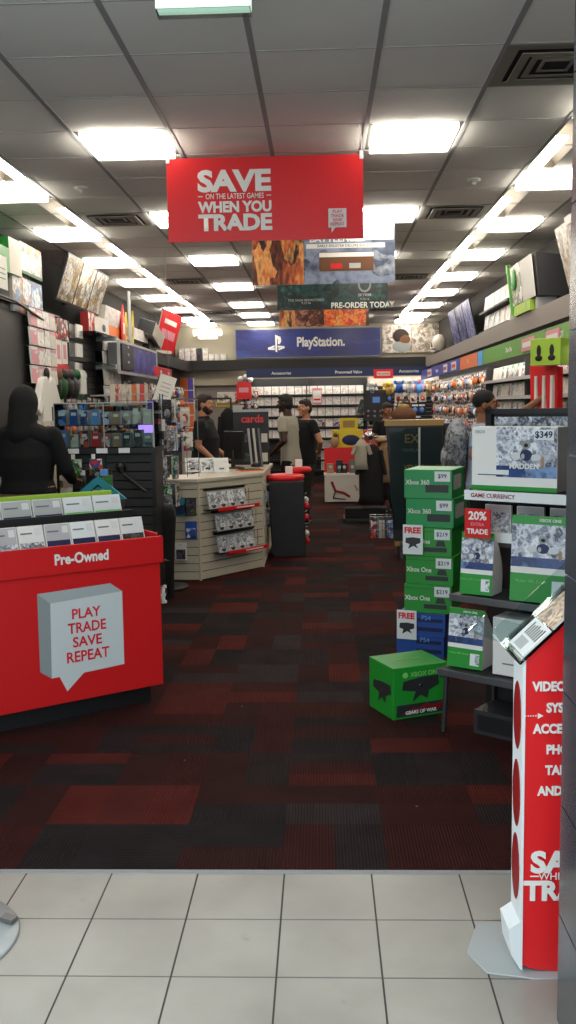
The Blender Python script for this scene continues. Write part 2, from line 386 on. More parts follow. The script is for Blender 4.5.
def light_proto():
    t = T('ceiling_light', 'bright square ceiling light', 'ceiling light', (0, 0, -5))
    m = MB(); w = TL/2-.012
    m.box(-w, w, -w, -w+.03, 0, .16, 'lamp_frame'); m.box(-w, w, w-.03, w, 0, .16, 'lamp_frame')
    m.box(-w, -w+.035, -w, w, 0, .16, 'lamp_frame'); m.box(w-.035, w, -w, w, 0, .16, 'lamp_frame'); m.box(-w, w, -w, w, .14, .16, 'lamp_frame')
    m.build('frame', t)
    m = MB(); m.box(-w+.034, w-.034, -w+.03, w-.03, -.035, .02, {'*': 'lamp_side_boost', 'D': 'lamp'}); m.build('diffuser', t)  # lens dropped and its sides overdriven, added to brighten the ceiling
    return t
LP = light_proto(); firstL = [True]
def put_light(i, j, label, group=None):
    loc = (XC+(i+.5)*TL, min(YC+(j+.5)*TL, YB-.31), H)
    if firstL[0]: LP.location = loc; LP['label'] = label; firstL[0] = False; o = LP
    else: o = dup(LP, loc, 0, label)
    if group: o['group'] = group
ords = ['nearest', 'second', 'third', 'fourth', 'fifth', 'sixth', 'seventh', 'eighth', 'ninth', 'tenth']
for n, (i, j) in enumerate([c for c in center_lights if c[0] == -1]): put_light(i, j, 'square ceiling light, %s in the row left of the hanging banners' % ords[n], 'ceiling lights over the aisle')
for n, (i, j) in enumerate([c for c in center_lights if c[0] == 2]): put_light(i, j, 'square ceiling light, %s in the row right of the red banner' % ords[n], 'ceiling lights over the aisle')
for n, (i, j) in enumerate(side_l): put_light(i, j, 'square ceiling light, %s in the row along the left wall' % ords[n], 'ceiling lights along the left wall')
for n, (i, j) in enumerate(side_r): put_light(i, j, 'square ceiling light, %s in the row along the right wall' % ords[n], 'ceiling lights along the right wall')
def trough_proto():
    """white curved trough with a bare tube, two cells long; the open inner edge at x=0, the reflector curves away to x=-PW"""
    t = T('light_trough', 'white curved light trough', 'ceiling light', (0, 0, -5))
    L = 2*TL-.01; m = MB(); n = 8; prof = []
    for k in range(n+1):
        a = PI*k/n; prof.append((-PW/2+PW/2*math.cos(a), .09*math.sin(a)))
    vs = [(x, -L/2, z) for x, z in prof]+[(x, L/2, z) for x, z in prof]
    m.add(vs, [(i, i+1, n+2+i, n+1+i) for i in range(n)], 'reflector', None, True)
    m.add([(x, -L/2, z) for x, z in prof], [tuple(range(n+1))], 'reflector'); m.add([(x, L/2, z) for x, z in prof], [tuple(range(n+1))], 'reflector')
    m.box(-PW-.01, 0, -L/2, L/2, .1, .2, 'lamp_frame')
    m.build('reflector', t)
    m = MB(); m.box(-.105, -.004, -L*.14, L/2-.01, -.006, .02, 'tube'); m.build('tube', t, bevel=.008)
    return t
TP = trough_proto(); f = True
for side, cells in (('left', side_l), ('right', side_r)):
    for n in range(len(cells)-1):
        j = cells[n][1]
        if cells[n+1][1]-j < 3: continue
        y = YC+(j+2)*TL; x = XC-2*TL if side == 'left' else XC+4*TL
        lab = 'long white light trough between the %s and %s square lights by the %s wall' % (ords[n], ords[n+1], side)
        if side == 'left': loc, rz = (x-.014, y, H), 0
        else: loc, rz = (x+.014, y, H), 0
        if f: TP.location = loc; TP.rotation_euler.z = rz; TP['label'] = lab; f = False; TP['group'] = 'light troughs in the ceiling'
        else: dup(TP, loc, rz, lab, 'light troughs in the ceiling', (1 if side == 'left' else -1, 1, 1))
def vent_proto():
    t = T('ceiling_vent', 'v', 'vent', (0, 0, -5)); w = TL/2-.015
    m = MB()
    for k, (a, z) in enumerate([(w, -.004), (w*.72, -.016), (w*.5, -.012), (w*.28, -.006)]):
        b = a*.8; m2 = [(-a, -a, a, -b), (-a, b, a, a), (-a, -b, -b, b), (b, -b, a, b)]
        for (p, q, r_, s_) in m2: m.box(p, r_, q, s_, z, z+.006, 'vent')
    m.build('louvre', t)
    m = MB(); m.box(-w, w, -w, w, .012, .06, 'black_matte'); m.build('backing', t)
    return t
VP = vent_proto(); labs = ['nearest', 'middle', 'farthest']; f = True
for k, (i, j) in enumerate(vents):
    lab = 'square louvred ceiling air vent, %s of those left of the banners' % labs[k] if i == -2 else 'square louvred ceiling air vent, %s in the line right of the banners' % ords[k-3]
    loc = (XC+(i+.5)*TL, YC+(j+.5)*TL, H)
    if f: VP.location = loc; VP['label'] = lab; f = False
    else: dup(VP, loc, 0, lab)
for u, v, w in ((81, 187, 'left'), (474, 179, 'right')):
    p = atZ(u, v, H); m = MB(); m.lathe([(.05, 0), (.05, -.01), (.03, -.02), (.012, -.022), (.012, -.035), (.02, -.037)], 'tee_cross')
    tag(m.build('ceiling_sprinkler', None, (p.x, p.y, H-.001)), 'small round sprinkler plate in the ceiling near the %s row of lights' % w, 'sprinkler')
# green-white box hanging at the top of the frame
t = T('exit_sign', 'pale green-white lit box hanging from the ceiling above the entrance', 'sign', (-.425, 3.72, 3.105))
m = MB(); m.box(-.18, .18, -.035, .035, .014, .2, 'sign_panel'); m.build('housing', t, bevel=.006)
m = MB(); m.box(-.178, .178, -.033, .033, 0, .014, 'acrylic_frost'); m.build('lower_trim', t)
m = MB(); m.cyl((0, 0, .2), (0, 0, .23), .03, .03, 'white'); m.build('stem', t)
# ------------------------------------------------------------------ hanging banners
def banner(name, label, u0, u1, vb, vt, Y, face, maker=None, ztop=None, clips=True):
    a = atY(u0, vb, Y); b = atY(u1, vb, Y); z0 = (a.z+b.z)/2; z1 = ztop or atY(u0, vt, Y).z
    cx = (a.x+b.x)/2; w = (b.x-a.x)/2; t = T('hanging_banner', label, 'banner', (cx, Y, z0), 0, 'double banners hung over the aisle' if False else None)
    h = z1-z0
    m = MB(); m.box(-w, w, -.004, .004, 0, h, face); m.build('banner_panel', t)
    for s in (-1, 1):
        m = MB(); x = s*(w-.01)
        m.box(x-.012, x+.012, -.009, .009, h-.03, h+.02, 'white'); m.cyl((x, 0, h+.02), (x, 0, H-z0-.003), .003, .003, 'tee', 6)
        m.build('hanger', t)
    if maker: maker(t, w, h)
    return t
def mk_red(t, w, h):
    k = w*2/197.; k2 = h/80.
    P = lambda u, v: (-w+(u-167)*k, -.006, h-(v-161)*k2)
    def ft(b_, u0, u1, v0, v1, bold): p, q = P(u0, v0), P(u1, v1); fit(b_, 'paper', t, ((p[0]+q[0])/2, -.006, (p[2]+q[2])/2), q[0]-p[0], p[2]-q[2], bold)
    ft('SAVE', 198, 272, 172.5, 194, .045); ft('ON THE LATEST GAMES', 206, 264.5, 195.2, 200.4, .01); ft('WHEN YOU', 198, 272, 202.5, 213.5, .045); ft('TRADE', 198, 272.5, 214.8, 231, .045)
    m = MB(); a = P(329, 212); b = P(347, 230); c = P(332, 235); d = P(336, 230); e = P(332, 230)
    m.box(a[0], b[0], -.007, -.004, b[2], a[2], 'bubble_white'); m.add([(e[0], -.0065, e[2]), (c[0], -.0065, c[2]), (d[0], -.0065, d[2])], [(0, 1, 2)], 'bubble_white')
    m.build('bubble_logo', t)
    for i, s in enumerate(('PLAY', 'TRADE', 'SAVE', 'REPEAT')): text(s, 4.2*k2, 'red', t, (P(338, 0)[0], -.008, P(0, 215+i*4)[2]), bold=.01)
    for q in (200.5, 269.5): x = P(q, 0)[0]; m = MB(); m.box(x-.015, x+.015, -.006, -.005, P(0, 198.2)[2], P(0, 197.4)[2], 'paper'); m.build('rule_line', t)
banner('red', 'large red banner reading SAVE WHEN YOU TRADE hung across the aisle', 168.5, 363.5, 240.5, 159, 6.2, 'red', mk_red)
def mk_b2(t, w, h):
    m = MB(); m.box(-w, -w*.28, -.006, -.004, 0, h, 'fire'); m.build('print_left', t)
    X = lambda f: -w+2*w*f
    m = MB(); m.box(X(.38), X(.93), -.006, -.004, h*.56, h*.63, 'paper'); m.box(X(.47), X(.85), -.0065, -.004, h*.20, h*.50, 'brown'); m.box(X(.47), X(.85), -.007, -.004, h*.42, h*.49, 'paper')
    m.box(X(.55), X(.63), -.008, -.004, h*.24, h*.32, 'red'); m.box(X(.68), X(.76), -.008, -.004, h*.24, h*.32, 'light_grey'); m.box(X(.66), X(.99), -.0055, -.004, h*.68, h, 'paper'); m.build('print_and_glow', t)  # white upper right corner paints the lamp glow through the banner
    text('BATTLEFIELD', .075, 'paper', t, (X(.6), -.0085, h*.70), bold=.03, wx=1.2); text('EARLY ENLISTER DELUXE EDITION', .034, 'navy', t, (X(.655), -.0085, h*.597), wx=1.0)
banner('b2', 'blue-grey game banner with a flaming figure, second one behind the red banner', 253, 395, 284, 222, 9., 'storm', mk_b2)
def mk_b3(t, w, h):
    X = lambda f: -w+2*w*f
    m = MB(); m.box(X(.5), w, -.006, -.004, 0, h, 'dark_teal'); m.build('print_right', t)
    m = MB(); m.ell((X(.79), -.006, h*.62), (.085, .003, .1), 'facet_grey'); m.ell((X(.79), -.008, h*.62), (.06, .003, .075), 'dark_teal'); m.build('crest', t)
    text('PRE-ORDER TODAY', .098, 'paper', t, (X(.77), -.008, .045), bold=.02, wx=.9); text('SKYRIM', .05, 'light_grey', t, (X(.79), -.0075, .17), bold=.01)
    text('THE SAGA REMASTERED', .042, 'light_grey', t, (X(.26), -.0075, .12)); text('9.13.16', .04, 'light_grey', t, (X(.26), -.0075, .085)); text('9.20.16', .04, 'light_grey', t, (X(.79), -.0075, .12))
banner('b3', 'black and teal banner reading PRE-ORDER TODAY, third in the line of hanging banners', 277.5, 388, 309.5, 266, 12., 'dark_teal', mk_b3, ztop=3.31)
def mk_b4(t, w, h):
    m = MB(); m.box(-w*.65, 0, -.006, -.004, .01, h, 'muscle'); m.box(0, w*.93, -.0055, -.004, .01, h, 'fire_bright'); m.build('print', t)
banner('b4', 'banner with bare torso and orange fireball, last in the line of hanging banners', 279.5, 369, 326.5, 300, 14.8, 'fire', mk_b4, ztop=3.31)
# ------------------------------------------------------------------ back wall
yb = YB-.28
def back_signs():
    Y = YB-.03
    t = T('console_sign', 'wide blue console brand sign high on the back wall', 'sign', (-.26, Y, 2.655))
    m = MB(); m.box(-1.53, 1.53, -.03, .02, 0, .58, {'*': 'steel', 'F': 'ps_swirl'}); m.build('sign_panel', t)
    m = MB(); w = .014
    m.box(-1.545, 1.545, -.035, .02, -w, 0, 'steel'); m.box(-1.545, 1.545, -.035, .02, .58, .58+w, 'steel'); m.box(-1.545, -1.53, -.035, .02, 0, .58, 'steel'); m.box(1.53, 1.545, -.035, .02, 0, .58, 'steel'); m.build('frame', t)
    text('PlayStation.', .27, 'paper', t, (.27, -.034, .3), bold=.032, wx=.82)
    # the upright P on its flat S
    m = MB(); c = -.68
    m.prism([(c-.015, .12), (c-.015, .47), (c+.1, .42), (c+.115, .33), (c+.08, .27), (c+.04, .28), (c+.04, .38), (c+.025, .38), (c+.025, .10)], -.036, -.03, 'paper', 'y')
    m.prism([(c-.17, .16), (c-.17, .2), (c-.03, .25), (c-.03, .21), (c-.11, .18), (c-.03, .19), (c-.03, .15)], -.036, -.03, 'paper', 'y')
    m.prism([(c+.04, .2), (c+.04, .24), (c+.17, .23), (c+.19, .19), (c+.05, .14), (c+.05, .18), (c+.12, .2)], -.036, -.03, 'paper', 'y')
    m.build('logo', t)
    t = T('football_sign', 'two-panel sepia football player sign right of the blue sign', 'sign', (1.92, Y, 2.7))
    m = MB(); m.box(-.61, .0, -.03, .02, 0, .59, {'*': 'steel', 'F': 'madden_wall'}); m.box(.012, .6, -.03, .02, 0, .59, {'*': 'steel', 'F': 'madden_wall'}); m.build('sign_panel', t)
    m = MB(); M = Tr(-.22, -.033, .3) @ Matrix.Diagonal((1, .05, 1, 1)); m.ell((0, 0, .05), (.17, .05, .15), 'hair_brown', M=M); m.ell((.08, -.02, -.02), (.12, .05, .1), 'brown', M=M); m.ell((.02, -.01, -.17), (.2, .05, .12), 'facet_grey', M=M); m.build('helmet_print', t)
back_signs()
# blue header strip
t = T('header_sign', 'long dark blue lettered header strip over the back wall shelves', 'sign', (.48, yb-.16, 2.215))
m = MB(); m.box(-2.03, 1.99, -.04, 0, 0, .165, {'*': 'navy', 'F': 'header_blue'}); m.box(-2.03, 1.99, -.04, .16, .165, .19, 'navy'); m.build('strip', t)
m = MB(); m.box(-2.0, 1.95, .02, .09, .02, .05, 'valance'); m.build('valance_lamp', t)
for s, x in (('Accessories', -1.3), ('Preowned Value', .1), ('Accessories', 1.35)): text(s, .085, 'paper', t, (x, -.045, .085), bold=.015)
m = MB(); m.box(.62, 1.02, -.09, -.045, -.06, .13, 'red'); m.box(.68, .96, -.095, -.09, -.0, .08, 'paper'); m.build('red_plaque', t, bevel=.01)
text('PREOWNED', .055, 'red', t, (.82, -.1, .04), bold=.02)
t = T('wall_shelving', 'black wall shelving full of games across the back wall', 'shelving', (-.3, yb, 0))
m = MB(); m.box(-1.25, 1.27, .2, .27, 0, 2.2, 'dark_grey'); m.build('back_panel', t)
rows = [1.855, 1.63, 1.4, 1.17, .94, .71, .48, .25]
for z in rows:
    m = MB(); m.box(-1.24, 1.26, 0, .2, z-.018, z, 'black'); m.box(-1.24, 1.26, -.012, 0, z-.03, z+.005, 'black'); m.build('shelf', t)
for x in (-1.25, 0, 1.25): m = MB(); m.box(x-.012, x+.012, 0, .2, .02, 2.2, 'dark_grey'); m.build('upright', t)
m = MB(); m.box(-1.25, 1.27, 0, .2, 0, .12, 'black'); m.build('kickboard', t)
# grey wall cabinet sides and door frame back left
m = MB(); m.box(-2.78, -2.68, yb+.1, YB, 0, 2.1, 'wall_paint'); m.box(-1.76, -1.66, yb+.1, YB, 0, 2.1, 'wall_paint'); m.box(-2.78, -1.66, yb+.1, YB, 2.08, 2.2, 'wall_paint'); struct(m.build('trim_6'))
t = T('door_1', 'd', 'd', (-2.22, YB-.05, 0)); del t['label'], t['category']; t['kind'] = 'structure'
m = MB(); m.box(-.45, .45, -.02, .03, .02, 2.06, 'fascia_grey'); struct(m.build('door_panel', t, bevel=.004)); m = MB(); m.cyl((.38, -.02, 1.0), (.38, -.07, 1.0), .02, .02, 'chrome'); m.ell((.38, -.08, 1.0), .03, 'chrome'); struct(m.build('door_handle', t))
p = atY(230, 398, 20.1); m = MB(); m.box(-.32, .32, -.01, 0, -.13, .13, 'paper'); m.box(-.3, -.02, -.012, -.009, -.11, .1, 'confetti_pale'); m.box(.06, .28, -.012, -.009, -.11, .1, 'confetti_red')
tag(m.build('wall_notice', None, (p.x+.05, YB-.085, p.z)), 'white printed notice with small pictures on the grey door behind the clerk', 'notice')
m = MB(); m.box(-.28, .28, -.01, 0, -.05, .05, 'yellow'); m.box(-.26, .26, -.012, -.009, -.03, .03, 'gold')
tag(m.build('wall_notice', None, (-1.97, YB-.085, 1.68)), 'narrow yellow notice under the white one on the grey door', 'notice')
# boxes on the back ledge
for k in range(8):
    x = -2.93+k*.125; m = MB(); m.box(-.055, .055, -.09, .09, 0, .26 if k < 5 else .14, {'*': 'light_grey', 'F': 'cover_white' if k != 3 else 'cover_dark'})
    tag(m.build('game_box', None, (x, YB-.14, 2.6), bevel=.003), 'pale boxed game lined up on the black ledge left of the blue sign', 'game box', 'boxed games on the back ledge')
# emergency light
t = T('emergency_light', 'glowing white twin-head emergency light high on the back wall', 'lamp', (-2.38, YB-.15, 3.08))
m = MB(); m.box(-.2, .2, -.06, .15, -.02, .17, 'exit_glow'); m.build('housing', t, bevel=.02)
for s in (-1, 1): m = MB(); m.cyl((s*.2, -.02, .1), (s*.29, -.05, .1), .05, .07, 'exit_glow'); m.build('lamp_head', t)
#==CAM
# ================================================================== LEFT RED COUNTER
CA = math.atan2(.53, .73)
P0 = Vector((-.895, 5.06, 0)); cn = Vector((math.sin(CA), -math.cos(CA), 0))
def cloc(u, v, off=0):
    p = hit(u, v, P0+cn*off, cn)-P0; return Vector((p.x*math.cos(CA)+p.y*math.sin(CA), 0, p.z))
t = T('display_counter', 'red preowned games counter with a speech bubble print on a black plinth', 'counter', P0, CA); RC = t
m = MB(); m.box(-1.9, 0, 0, .74, .1, .84, 'red_matte'); m.box(-1.9, 0, 0, .012, .84, .93, 'red_matte'); m.box(-.012, 0, .012, .74, .84, .95, 'red_matte'); m.build('body', t, bevel=.004)
m = MB(); m.box(-1.88, -.06, .05, .7, 0, .1, 'black'); m.build('plinth', t)
zt, zb = .935, .79
m = MB(); m.box(-1.9, .012, -.022, -.001, zb, zt, 'red_matte'); m.build('header_panel', t, bevel=.002)
m = MB(); m.box(.006, .012, -.02, .12, zb+.005, zt, 'acrylic_frost'); m.box(.012, .05, -.02, .1, zb-.002, zb+.004, 'acrylic_frost'); m.build('end_bracket', t)
px = lambda x, y: (x*.3125, 530+y*.3125)
def cp(x, y): u, v = px(x, y); return cloc(u, v)
m = MB()
def facet(pts, mat, y):
    q = [cp(*p) for p in pts]; m.add([(a.x, y, a.z) for a in q], [tuple(range(len(q)))], mat)
facet([(118, 205), (128, 455), (165, 475), (160, 235)], 'facet_grey', -.003)
facet([(118, 205), (160, 235), (390, 195), (352, 170)], 'facet_light', -.003)
facet([(160, 235), (165, 475), (190, 470), (215, 516), (268, 456), (397, 428), (390, 195)], 'bubble_white', -.0035)
m.build('speech_bubble', t)
for s, x0, x1, y0, y1 in (('PLAY', 229, 321, 246, 280), ('TRADE', 216, 338, 290, 325), ('SAVE', 232, 325, 335, 370), ('REPEAT', 213, 349, 380, 416)):
    yc = (y0+y1)/2; a = cp(x0, yc+(x1-x0)*.06); b = cp(x1, yc-(x1-x0)*.06); fit(s, 'red', t, ((a.x+b.x)/2, -.006, (a.z+b.z)/2), b.x-a.x, (y1-y0-2)*.3125/937*5.1, .02)
a = cp(170, 108); b = cp(342, 90); fit('Pre-Owned', 'paper', t, ((a.x+b.x)/2, -.025, (zt+zb)/2+.004), b.x-a.x, .058, .035)
m = MB(); m.prism([(-.02, .65), (0, .65), (0, .55), (-.02, .55)], .74, .76, 'off_white', 'y', Tr(.035, -.72, 0)); m.box(.015, .045, .02, .04, .635, .65, 'off_white'); m.box(.015, .045, .02, .04, .55, .565, 'off_white'); m.box(0.0, .04, .02, .04, .59, .605, 'off_white'); m.build('bracket', t)
# stepped bins on top
m = MB()
m.box(-1.88, -.02, .02, .3, .84, .85, 'black'); m.prism([(.28, .85), (.30, 1.055), (.315, 1.055), (.32, .85)], -1.88, -.02, 'black'); m.box(-1.88, -.02, .3, .62, .84, .95, 'black'); m.box(-1.88, -.02, .57, .6, .95, 1.1, 'black')
m.build('bin_tiers', t)
m = MB(); m.box(-1.88, -.03, .56, .58, 1.09, 1.15, 'lime'); m.build('lime_header', t)
def game_case_mesh(front, top, w=.135, h=.19, d=.014):
    m = MB(); m.box(-w/2, w/2, 0, d, 0, h, 'paper'); m.box(-w/2+.004, w/2-.004, -.001, 0, .004, h*.80, front); m.box(-w/2+.004, w/2-.004, -.0012, 0, h*.80, h-.004, top)
    return m
def bin_row(y, z, xs, tops, row, lean=.35, W_=.136):
    k = 0
    for x, tp, fr in zip(xs, tops[0], tops[1]):
        m = MB(); w, h = .17, .19; M = Rx(-lean); w = W_
        m.box(-w/2, w/2, 0, .016, 0, h, 'paper', M); m.box(-w/2+.006, w/2-.006, -.0012, 0, .006, h*.52, fr, M); m.box(-w/2+.004, w/2-.004, -.0015, 0, h*.52, h-.004, tp, M); m.box(w*.18, w*.42, -.003, 0, h*.72, h*.92, 'white', M); m.box(-w*.4, w*.05, -.003, 0, h*.76, h*.80, 'mid_grey', M)
        o = m.build('game_case', None, P0+Vector((x*math.cos(CA)-y*math.sin(CA), x*math.sin(CA)+y*math.cos(CA), z)), CA+rnd.uniform(-.03, .03))
        k += 1; tag(o, row % (['rightmost', 'second from the right', 'third from the right', 'fourth from the right', 'fifth from the right', 'sixth from the right', 'seventh from the right', 'eighth from the right', 'ninth from the right', 'tenth from the right', 'last'][k-1]), 'game case', 'preowned games in the counter bins')
bin_row(.09, .852, [-.10-.142*i for i in range(10)], (['white', 'paper', 'tag_white', 'light_grey', 'paper', 'light_grey', 'tag_white', 'paper', 'white', 'paper'], ['cover_dark', 'navy', 'navy', 'navy', 'cover_sports', 'cover_sports', 'cover_dark', 'navy', 'cover_sports', 'cover_dark']), 'white-topped preowned game in the front bin of the red counter, %s')
bin_row(.40, .956, [-.11-.176*i for i in range(10)], (['tag_white', 'tag_white', 'light_grey', 'light_grey', 'paper', 'paper', 'light_grey', 'paper', 'white', 'paper'], ['green_light', 'green_light', 'navy', 'navy', 'cover', 'cover', 'cover_dark', 'cover_dark', 'cover', 'cover_dark']), 'preowned game in the raised rear bin of the red counter, %s', W_=.168)
# teal chevron stand behind the bins
p = atY(98, 492, 6.25); t = T('headset_stand', 'teal chevron-shaped display stand behind the red counter bins', 'stand', (p.x, 6.25, 1.0)); b = p.z-1.0
m = MB()
for s in (-1, 1): m.prism([(s*.13, b-.05), (s*.19, b-.05), (s*.03, b+.085), (0, b+.105), (0, b+.05)], 0, .03, 'teal', 'y')
for s in (-1, 1): m.prism([(s*.065, b-.05), (s*.11, b-.05), (s*.0, b+.035), (0, b-.0)], -.01, .02, 'teal', 'y')
m.build('chevron', t)
m = MB(); m.box(-.09, .09, .03, .05, b+.02, b+.15, 'acrylic_frost'); m.box(.02, .07, -.005, .03, b+.11, b+.15, 'sky'); m.build('backing_card', t)
m = MB(); m.box(-.16, .16, -.04, .1, -.04, b-.06, 'black'); m.build('base', t)
m = MB(); m.box(-2.35, -1.55, 6.15, 6.6, 0, .96, 'black'); tag(m.build('low_cabinet', None, (0, 0, 0), bevel=.005), 'low black cabinet standing behind the red preowned counter', 'cabinet')
# ================================================================== MESH GONDOLA WITH ACRYLIC CASE
t = T('display_cabinet', 'black framed slatted cabinet below the clear acrylic case', 'cabinet', (-1.74, 7.5, 0))
m = MB()
for x in (-.4, .37): m.box(x, x+.035, -.02, .02, 0, 1.3, 'black')
m.box(-.4, .405, -.03, .42, 1.27, 1.315, 'black'); m.box(-.4, .405, -.02, .4, .05, .1, 'black'); m.box(-.02, .0, -.02, .01, .1, 1.27, 'black'); m.build('frame', t)
m = MB(); m.box(-.37, .37, .02, .05, .1, 1.27, 'black_matte')
for k in range(16): m.box(-.36, .37, .005, .022, .12+k*.072, .12+k*.072+.06, 'slat_dark')
m.build('slat_panel', t)
for s in (-1, 1): m = MB(); m.box(s*.385-.01, s*.385+.01, 0, .4, .1, 1.27, 'black'); m.build('side_panel', t)
m = MB(); m.tube([(.12, -.01, 1.16), (.18, -.2, 1.12), (.36, -.24, .98)], .014, 'black'); m.ell((.12, 0, 1.16), .045, 'black'); m.build('swing_arm', t)
for k in range(5):
    m = MB(); m.box(-.05, .05, -.02, 0, 0, .15, {'*': 'light_grey', 'F': ['confetti_pale', 'cover', 'cover_dark', 'confetti', 'green_light'][k]}); m.box(-.03, .0, -.024, -.018, .15, .19, 'paper')
    tag(m.build('blister_pack', None, (-2.06+k*.082, 7.475, .95+.13*(k % 2))), 'small carded product on the slats under the acrylic case, %s' % ['far left', 'upper second from left', 'third from left', 'upper fourth from left', 'nearest the middle post'][k], 'product pack', 'carded products under the acrylic case')
t = T('acrylic_case', 'clear acrylic display case of boxed toys on a black cabinet', 'display case', (-1.74, 7.5, 1.315))
w, d, h = .40, .36, .36
m = MB(); m.box(-w, w, -.02, -.016, 0, h, 'acrylic'); m.build('front_pane', t)
m = MB(); m.box(-w, w, -.02, d, h, h+.005, 'acrylic'); m.build('top_pane', t)
for s in (-1, 1): m = MB(); m.box(s*w-.003, s*w+.003, -.016, d, 0, h, 'acrylic'); m.build('side_pane', t)
m = MB()
for x in (-w, 0, w): m.box(x-.004, x+.004, -.024, -.018, 0, h, 'facet_light')
m.box(-w, w, -.024, -.018, h-.003, h+.006, 'facet_light'); m.build('pane_edges', t)
for z in (.0, .18): m = MB(); m.box(-w+.005, w-.005, 0, d-.01, z, z+.006, 'acrylic_frost'); m.build('shelf', t)
for r_ in range(2):
    for k in range(9):
        mt = [['confetti_blue', 'blue', 'confetti_blue', 'sky', 'confetti_blue', 'tan', 'confetti_pale', 'confetti_pale', 'off_white'], ['sky', 'confetti_pale', 'confetti_red', 'red', 'confetti_red', 'tan', 'cover_dark', 'cover_dark', 'patterned']][1-r_][k]
        m = MB(); hh = .10+.04*rnd.random(); m.box(-.032, .032, 0, .12, 0, hh, {'*': 'off_white', 'F': mt}); m.box(-.02, .02, -.001, 0, hh*.6, hh*.8, 'paper')
        tag(m.build('toy_box', None, (-1.74-.345+k*.086, 7.52+.02*(k % 2), 1.322+.18*r_)), '%s boxed toy on the %s shelf inside the clear acrylic case' % (mt.replace('_', ' ').replace('confetti ', 'mixed '), ['lower', 'upper'][r_]), 'toy box', 'boxed toys inside the acrylic case')
for k, x in enumerate((-.25, -.02, .16)):
    m = MB(); m.box(-.045, .045, -.004, .0, -.0, .04, 'tag_white'); tag(m.build('price_card', None, (-1.74+x-.02+.02, 7.465, 1.275)), 'white price card on the black rail under the acrylic case, %s' % ['left', 'middle', 'right'][k], 'price card')
# ================================================================== SLAT COUNTER
A = Vector((-1.165, 8.70)); B = Vector((-.61, 9.41)); Cc = Vector((-1.75, 8.74))
t = T('service_counter', 'beige slatwall service counter with a pale worktop and game racks', 'counter', (0, 0, 0))
prof = [tuple(Cc), tuple(A), tuple(B), (-.61, 10.9), (-1.15, 10.9), (-1.15, 9.75), (-1.3, 9.25), (-1.75, 9.2)]
m = MB(); m.prism(prof, .0, .93, 'groove', 'z'); m.build('core', t)
def slats(p, q, nm, off=.012):
    d = (q-p); L = d.length; a = math.atan2(d.y, d.x); m = MB(); M = Tr(p.x, p.y, 0) @ Rz(a); z = .01
    k = 0
    while z < .85: m.box(.0, L, -off, 0, z, z+.07, 'slat', M); z += .078; k += 1
    m.box(.0, L, -off, 0, z, .93, 'slat', M); m.box(-.004, .016, -off-.004, 0, 0, .93, 'slat', M); m.build(nm, t)
slats(Cc, A, 'slat_panel'); slats(A, B, 'slat_panel'); slats(B, Vector((-.61, 10.9)), 'slat_panel')
m = MB(); pr2 = [(-1.78, 8.70), (-1.16, 8.66), (-.58, 9.40), (-.57, 10.93), (-1.18, 10.93), (-1.18, 9.77), (-1.32, 9.28), (-1.78, 9.24)]
m.prism(pr2, .93, .965, 'counter_top', 'z'); m.build('worktop', t, bevel=.006)
d = (B-A).normalized(); ang = math.atan2(d.y, d.x); L = (B-A).length
def onface(s, off, z): q = A+d*s+Vector((d.y, -d.x))*off; return (q.x, q.y, z)
for r_, (z, x0, red) in enumerate(((.675, .06, True), (.455, .16, False), (.245, .18, True))):
    rk = T('wire_rack', 'small black rack on the beige slats, %s of three stacked' % ['top', 'middle', 'bottom'][r_], 'rack', onface(0, 0, z), ang)
    m = MB(); m.box(x0, x0+.52, -.10, -.095, -.01, .0, 'black'); m.box(x0, x0+.52, -.1, -.014, -.014, -.008, 'dark_grey'); m.box(x0, x0+.56, -.03, -.014, .17, .19, 'black'); m.build('tray', rk)
    if red: m = MB(); m.box(x0+.1, x0+.68, -.115, -.101, -.03, .005, 'red_matte'); m.box(x0+.35, x0+.6, -.117, -.115, -.018, -.006, 'paper'); m.build('red_strip', rk)
    m = MB()
    for q in range(3): m.box(x0+.53+q*.05, x0+.535+q*.05, -.018, -.013, .0, .15, 'tee')
    m.build('wires', rk)
    for k in range(4):
        m = MB(); M = Rx(-.25); w, h = .125, .165
        m.box(-w/2, w/2, 0, .012, 0, h, 'light_grey', M); m.box(-w/2+.004, w/2-.004, -.0012, 0, .035, h-.01, 'cover_sports', M); m.prism([(-.03, .035), (.03, .035), (.022, .015), (0, .004), (-.022, .015)], -.002, 0, 'dark_grey', 'y', M)
        x = x0+.07+k*.13; tag(m.build('game_case', None, onface(x, .09, z+.001), ang), 'grey sports game case in the %s rack of the beige counter, %s' % (['top', 'middle', 'bottom'][r_], ['first from left', 'second from left', 'third from left', 'fourth from left'][k]), 'game case', 'grey games in the counter racks')
for k, (u, c) in enumerate(((193, 'cover_sports'), (208, 'cover_sports'), (222, 'paper'))):
    p = atZ(u, 472, .966); m = MB(); M = Rz(.2) @ Rx(-.6)
    m.box(-.075, .075, 0, .01, 0, .17, 'tag_white', M); m.box(-.06, .06, -.0012, 0, .02, .15, c if c != 'paper' else 'white', M); m.box(-.025, .025, -.002, 0, .03, .05, 'dark_grey' if k < 2 else 'mid_grey', M); m.box(-.06, .06, .07, .078, .0, .11, 'tag_white')
    tag(m.build('counter_card', None, (p.x, p.y, .966)), 'tilted %s card standing on the counter top, %s of three' % (['printed grey', 'printed grey', 'plain white'][k], ['left', 'middle', 'right'][k]), 'display card')
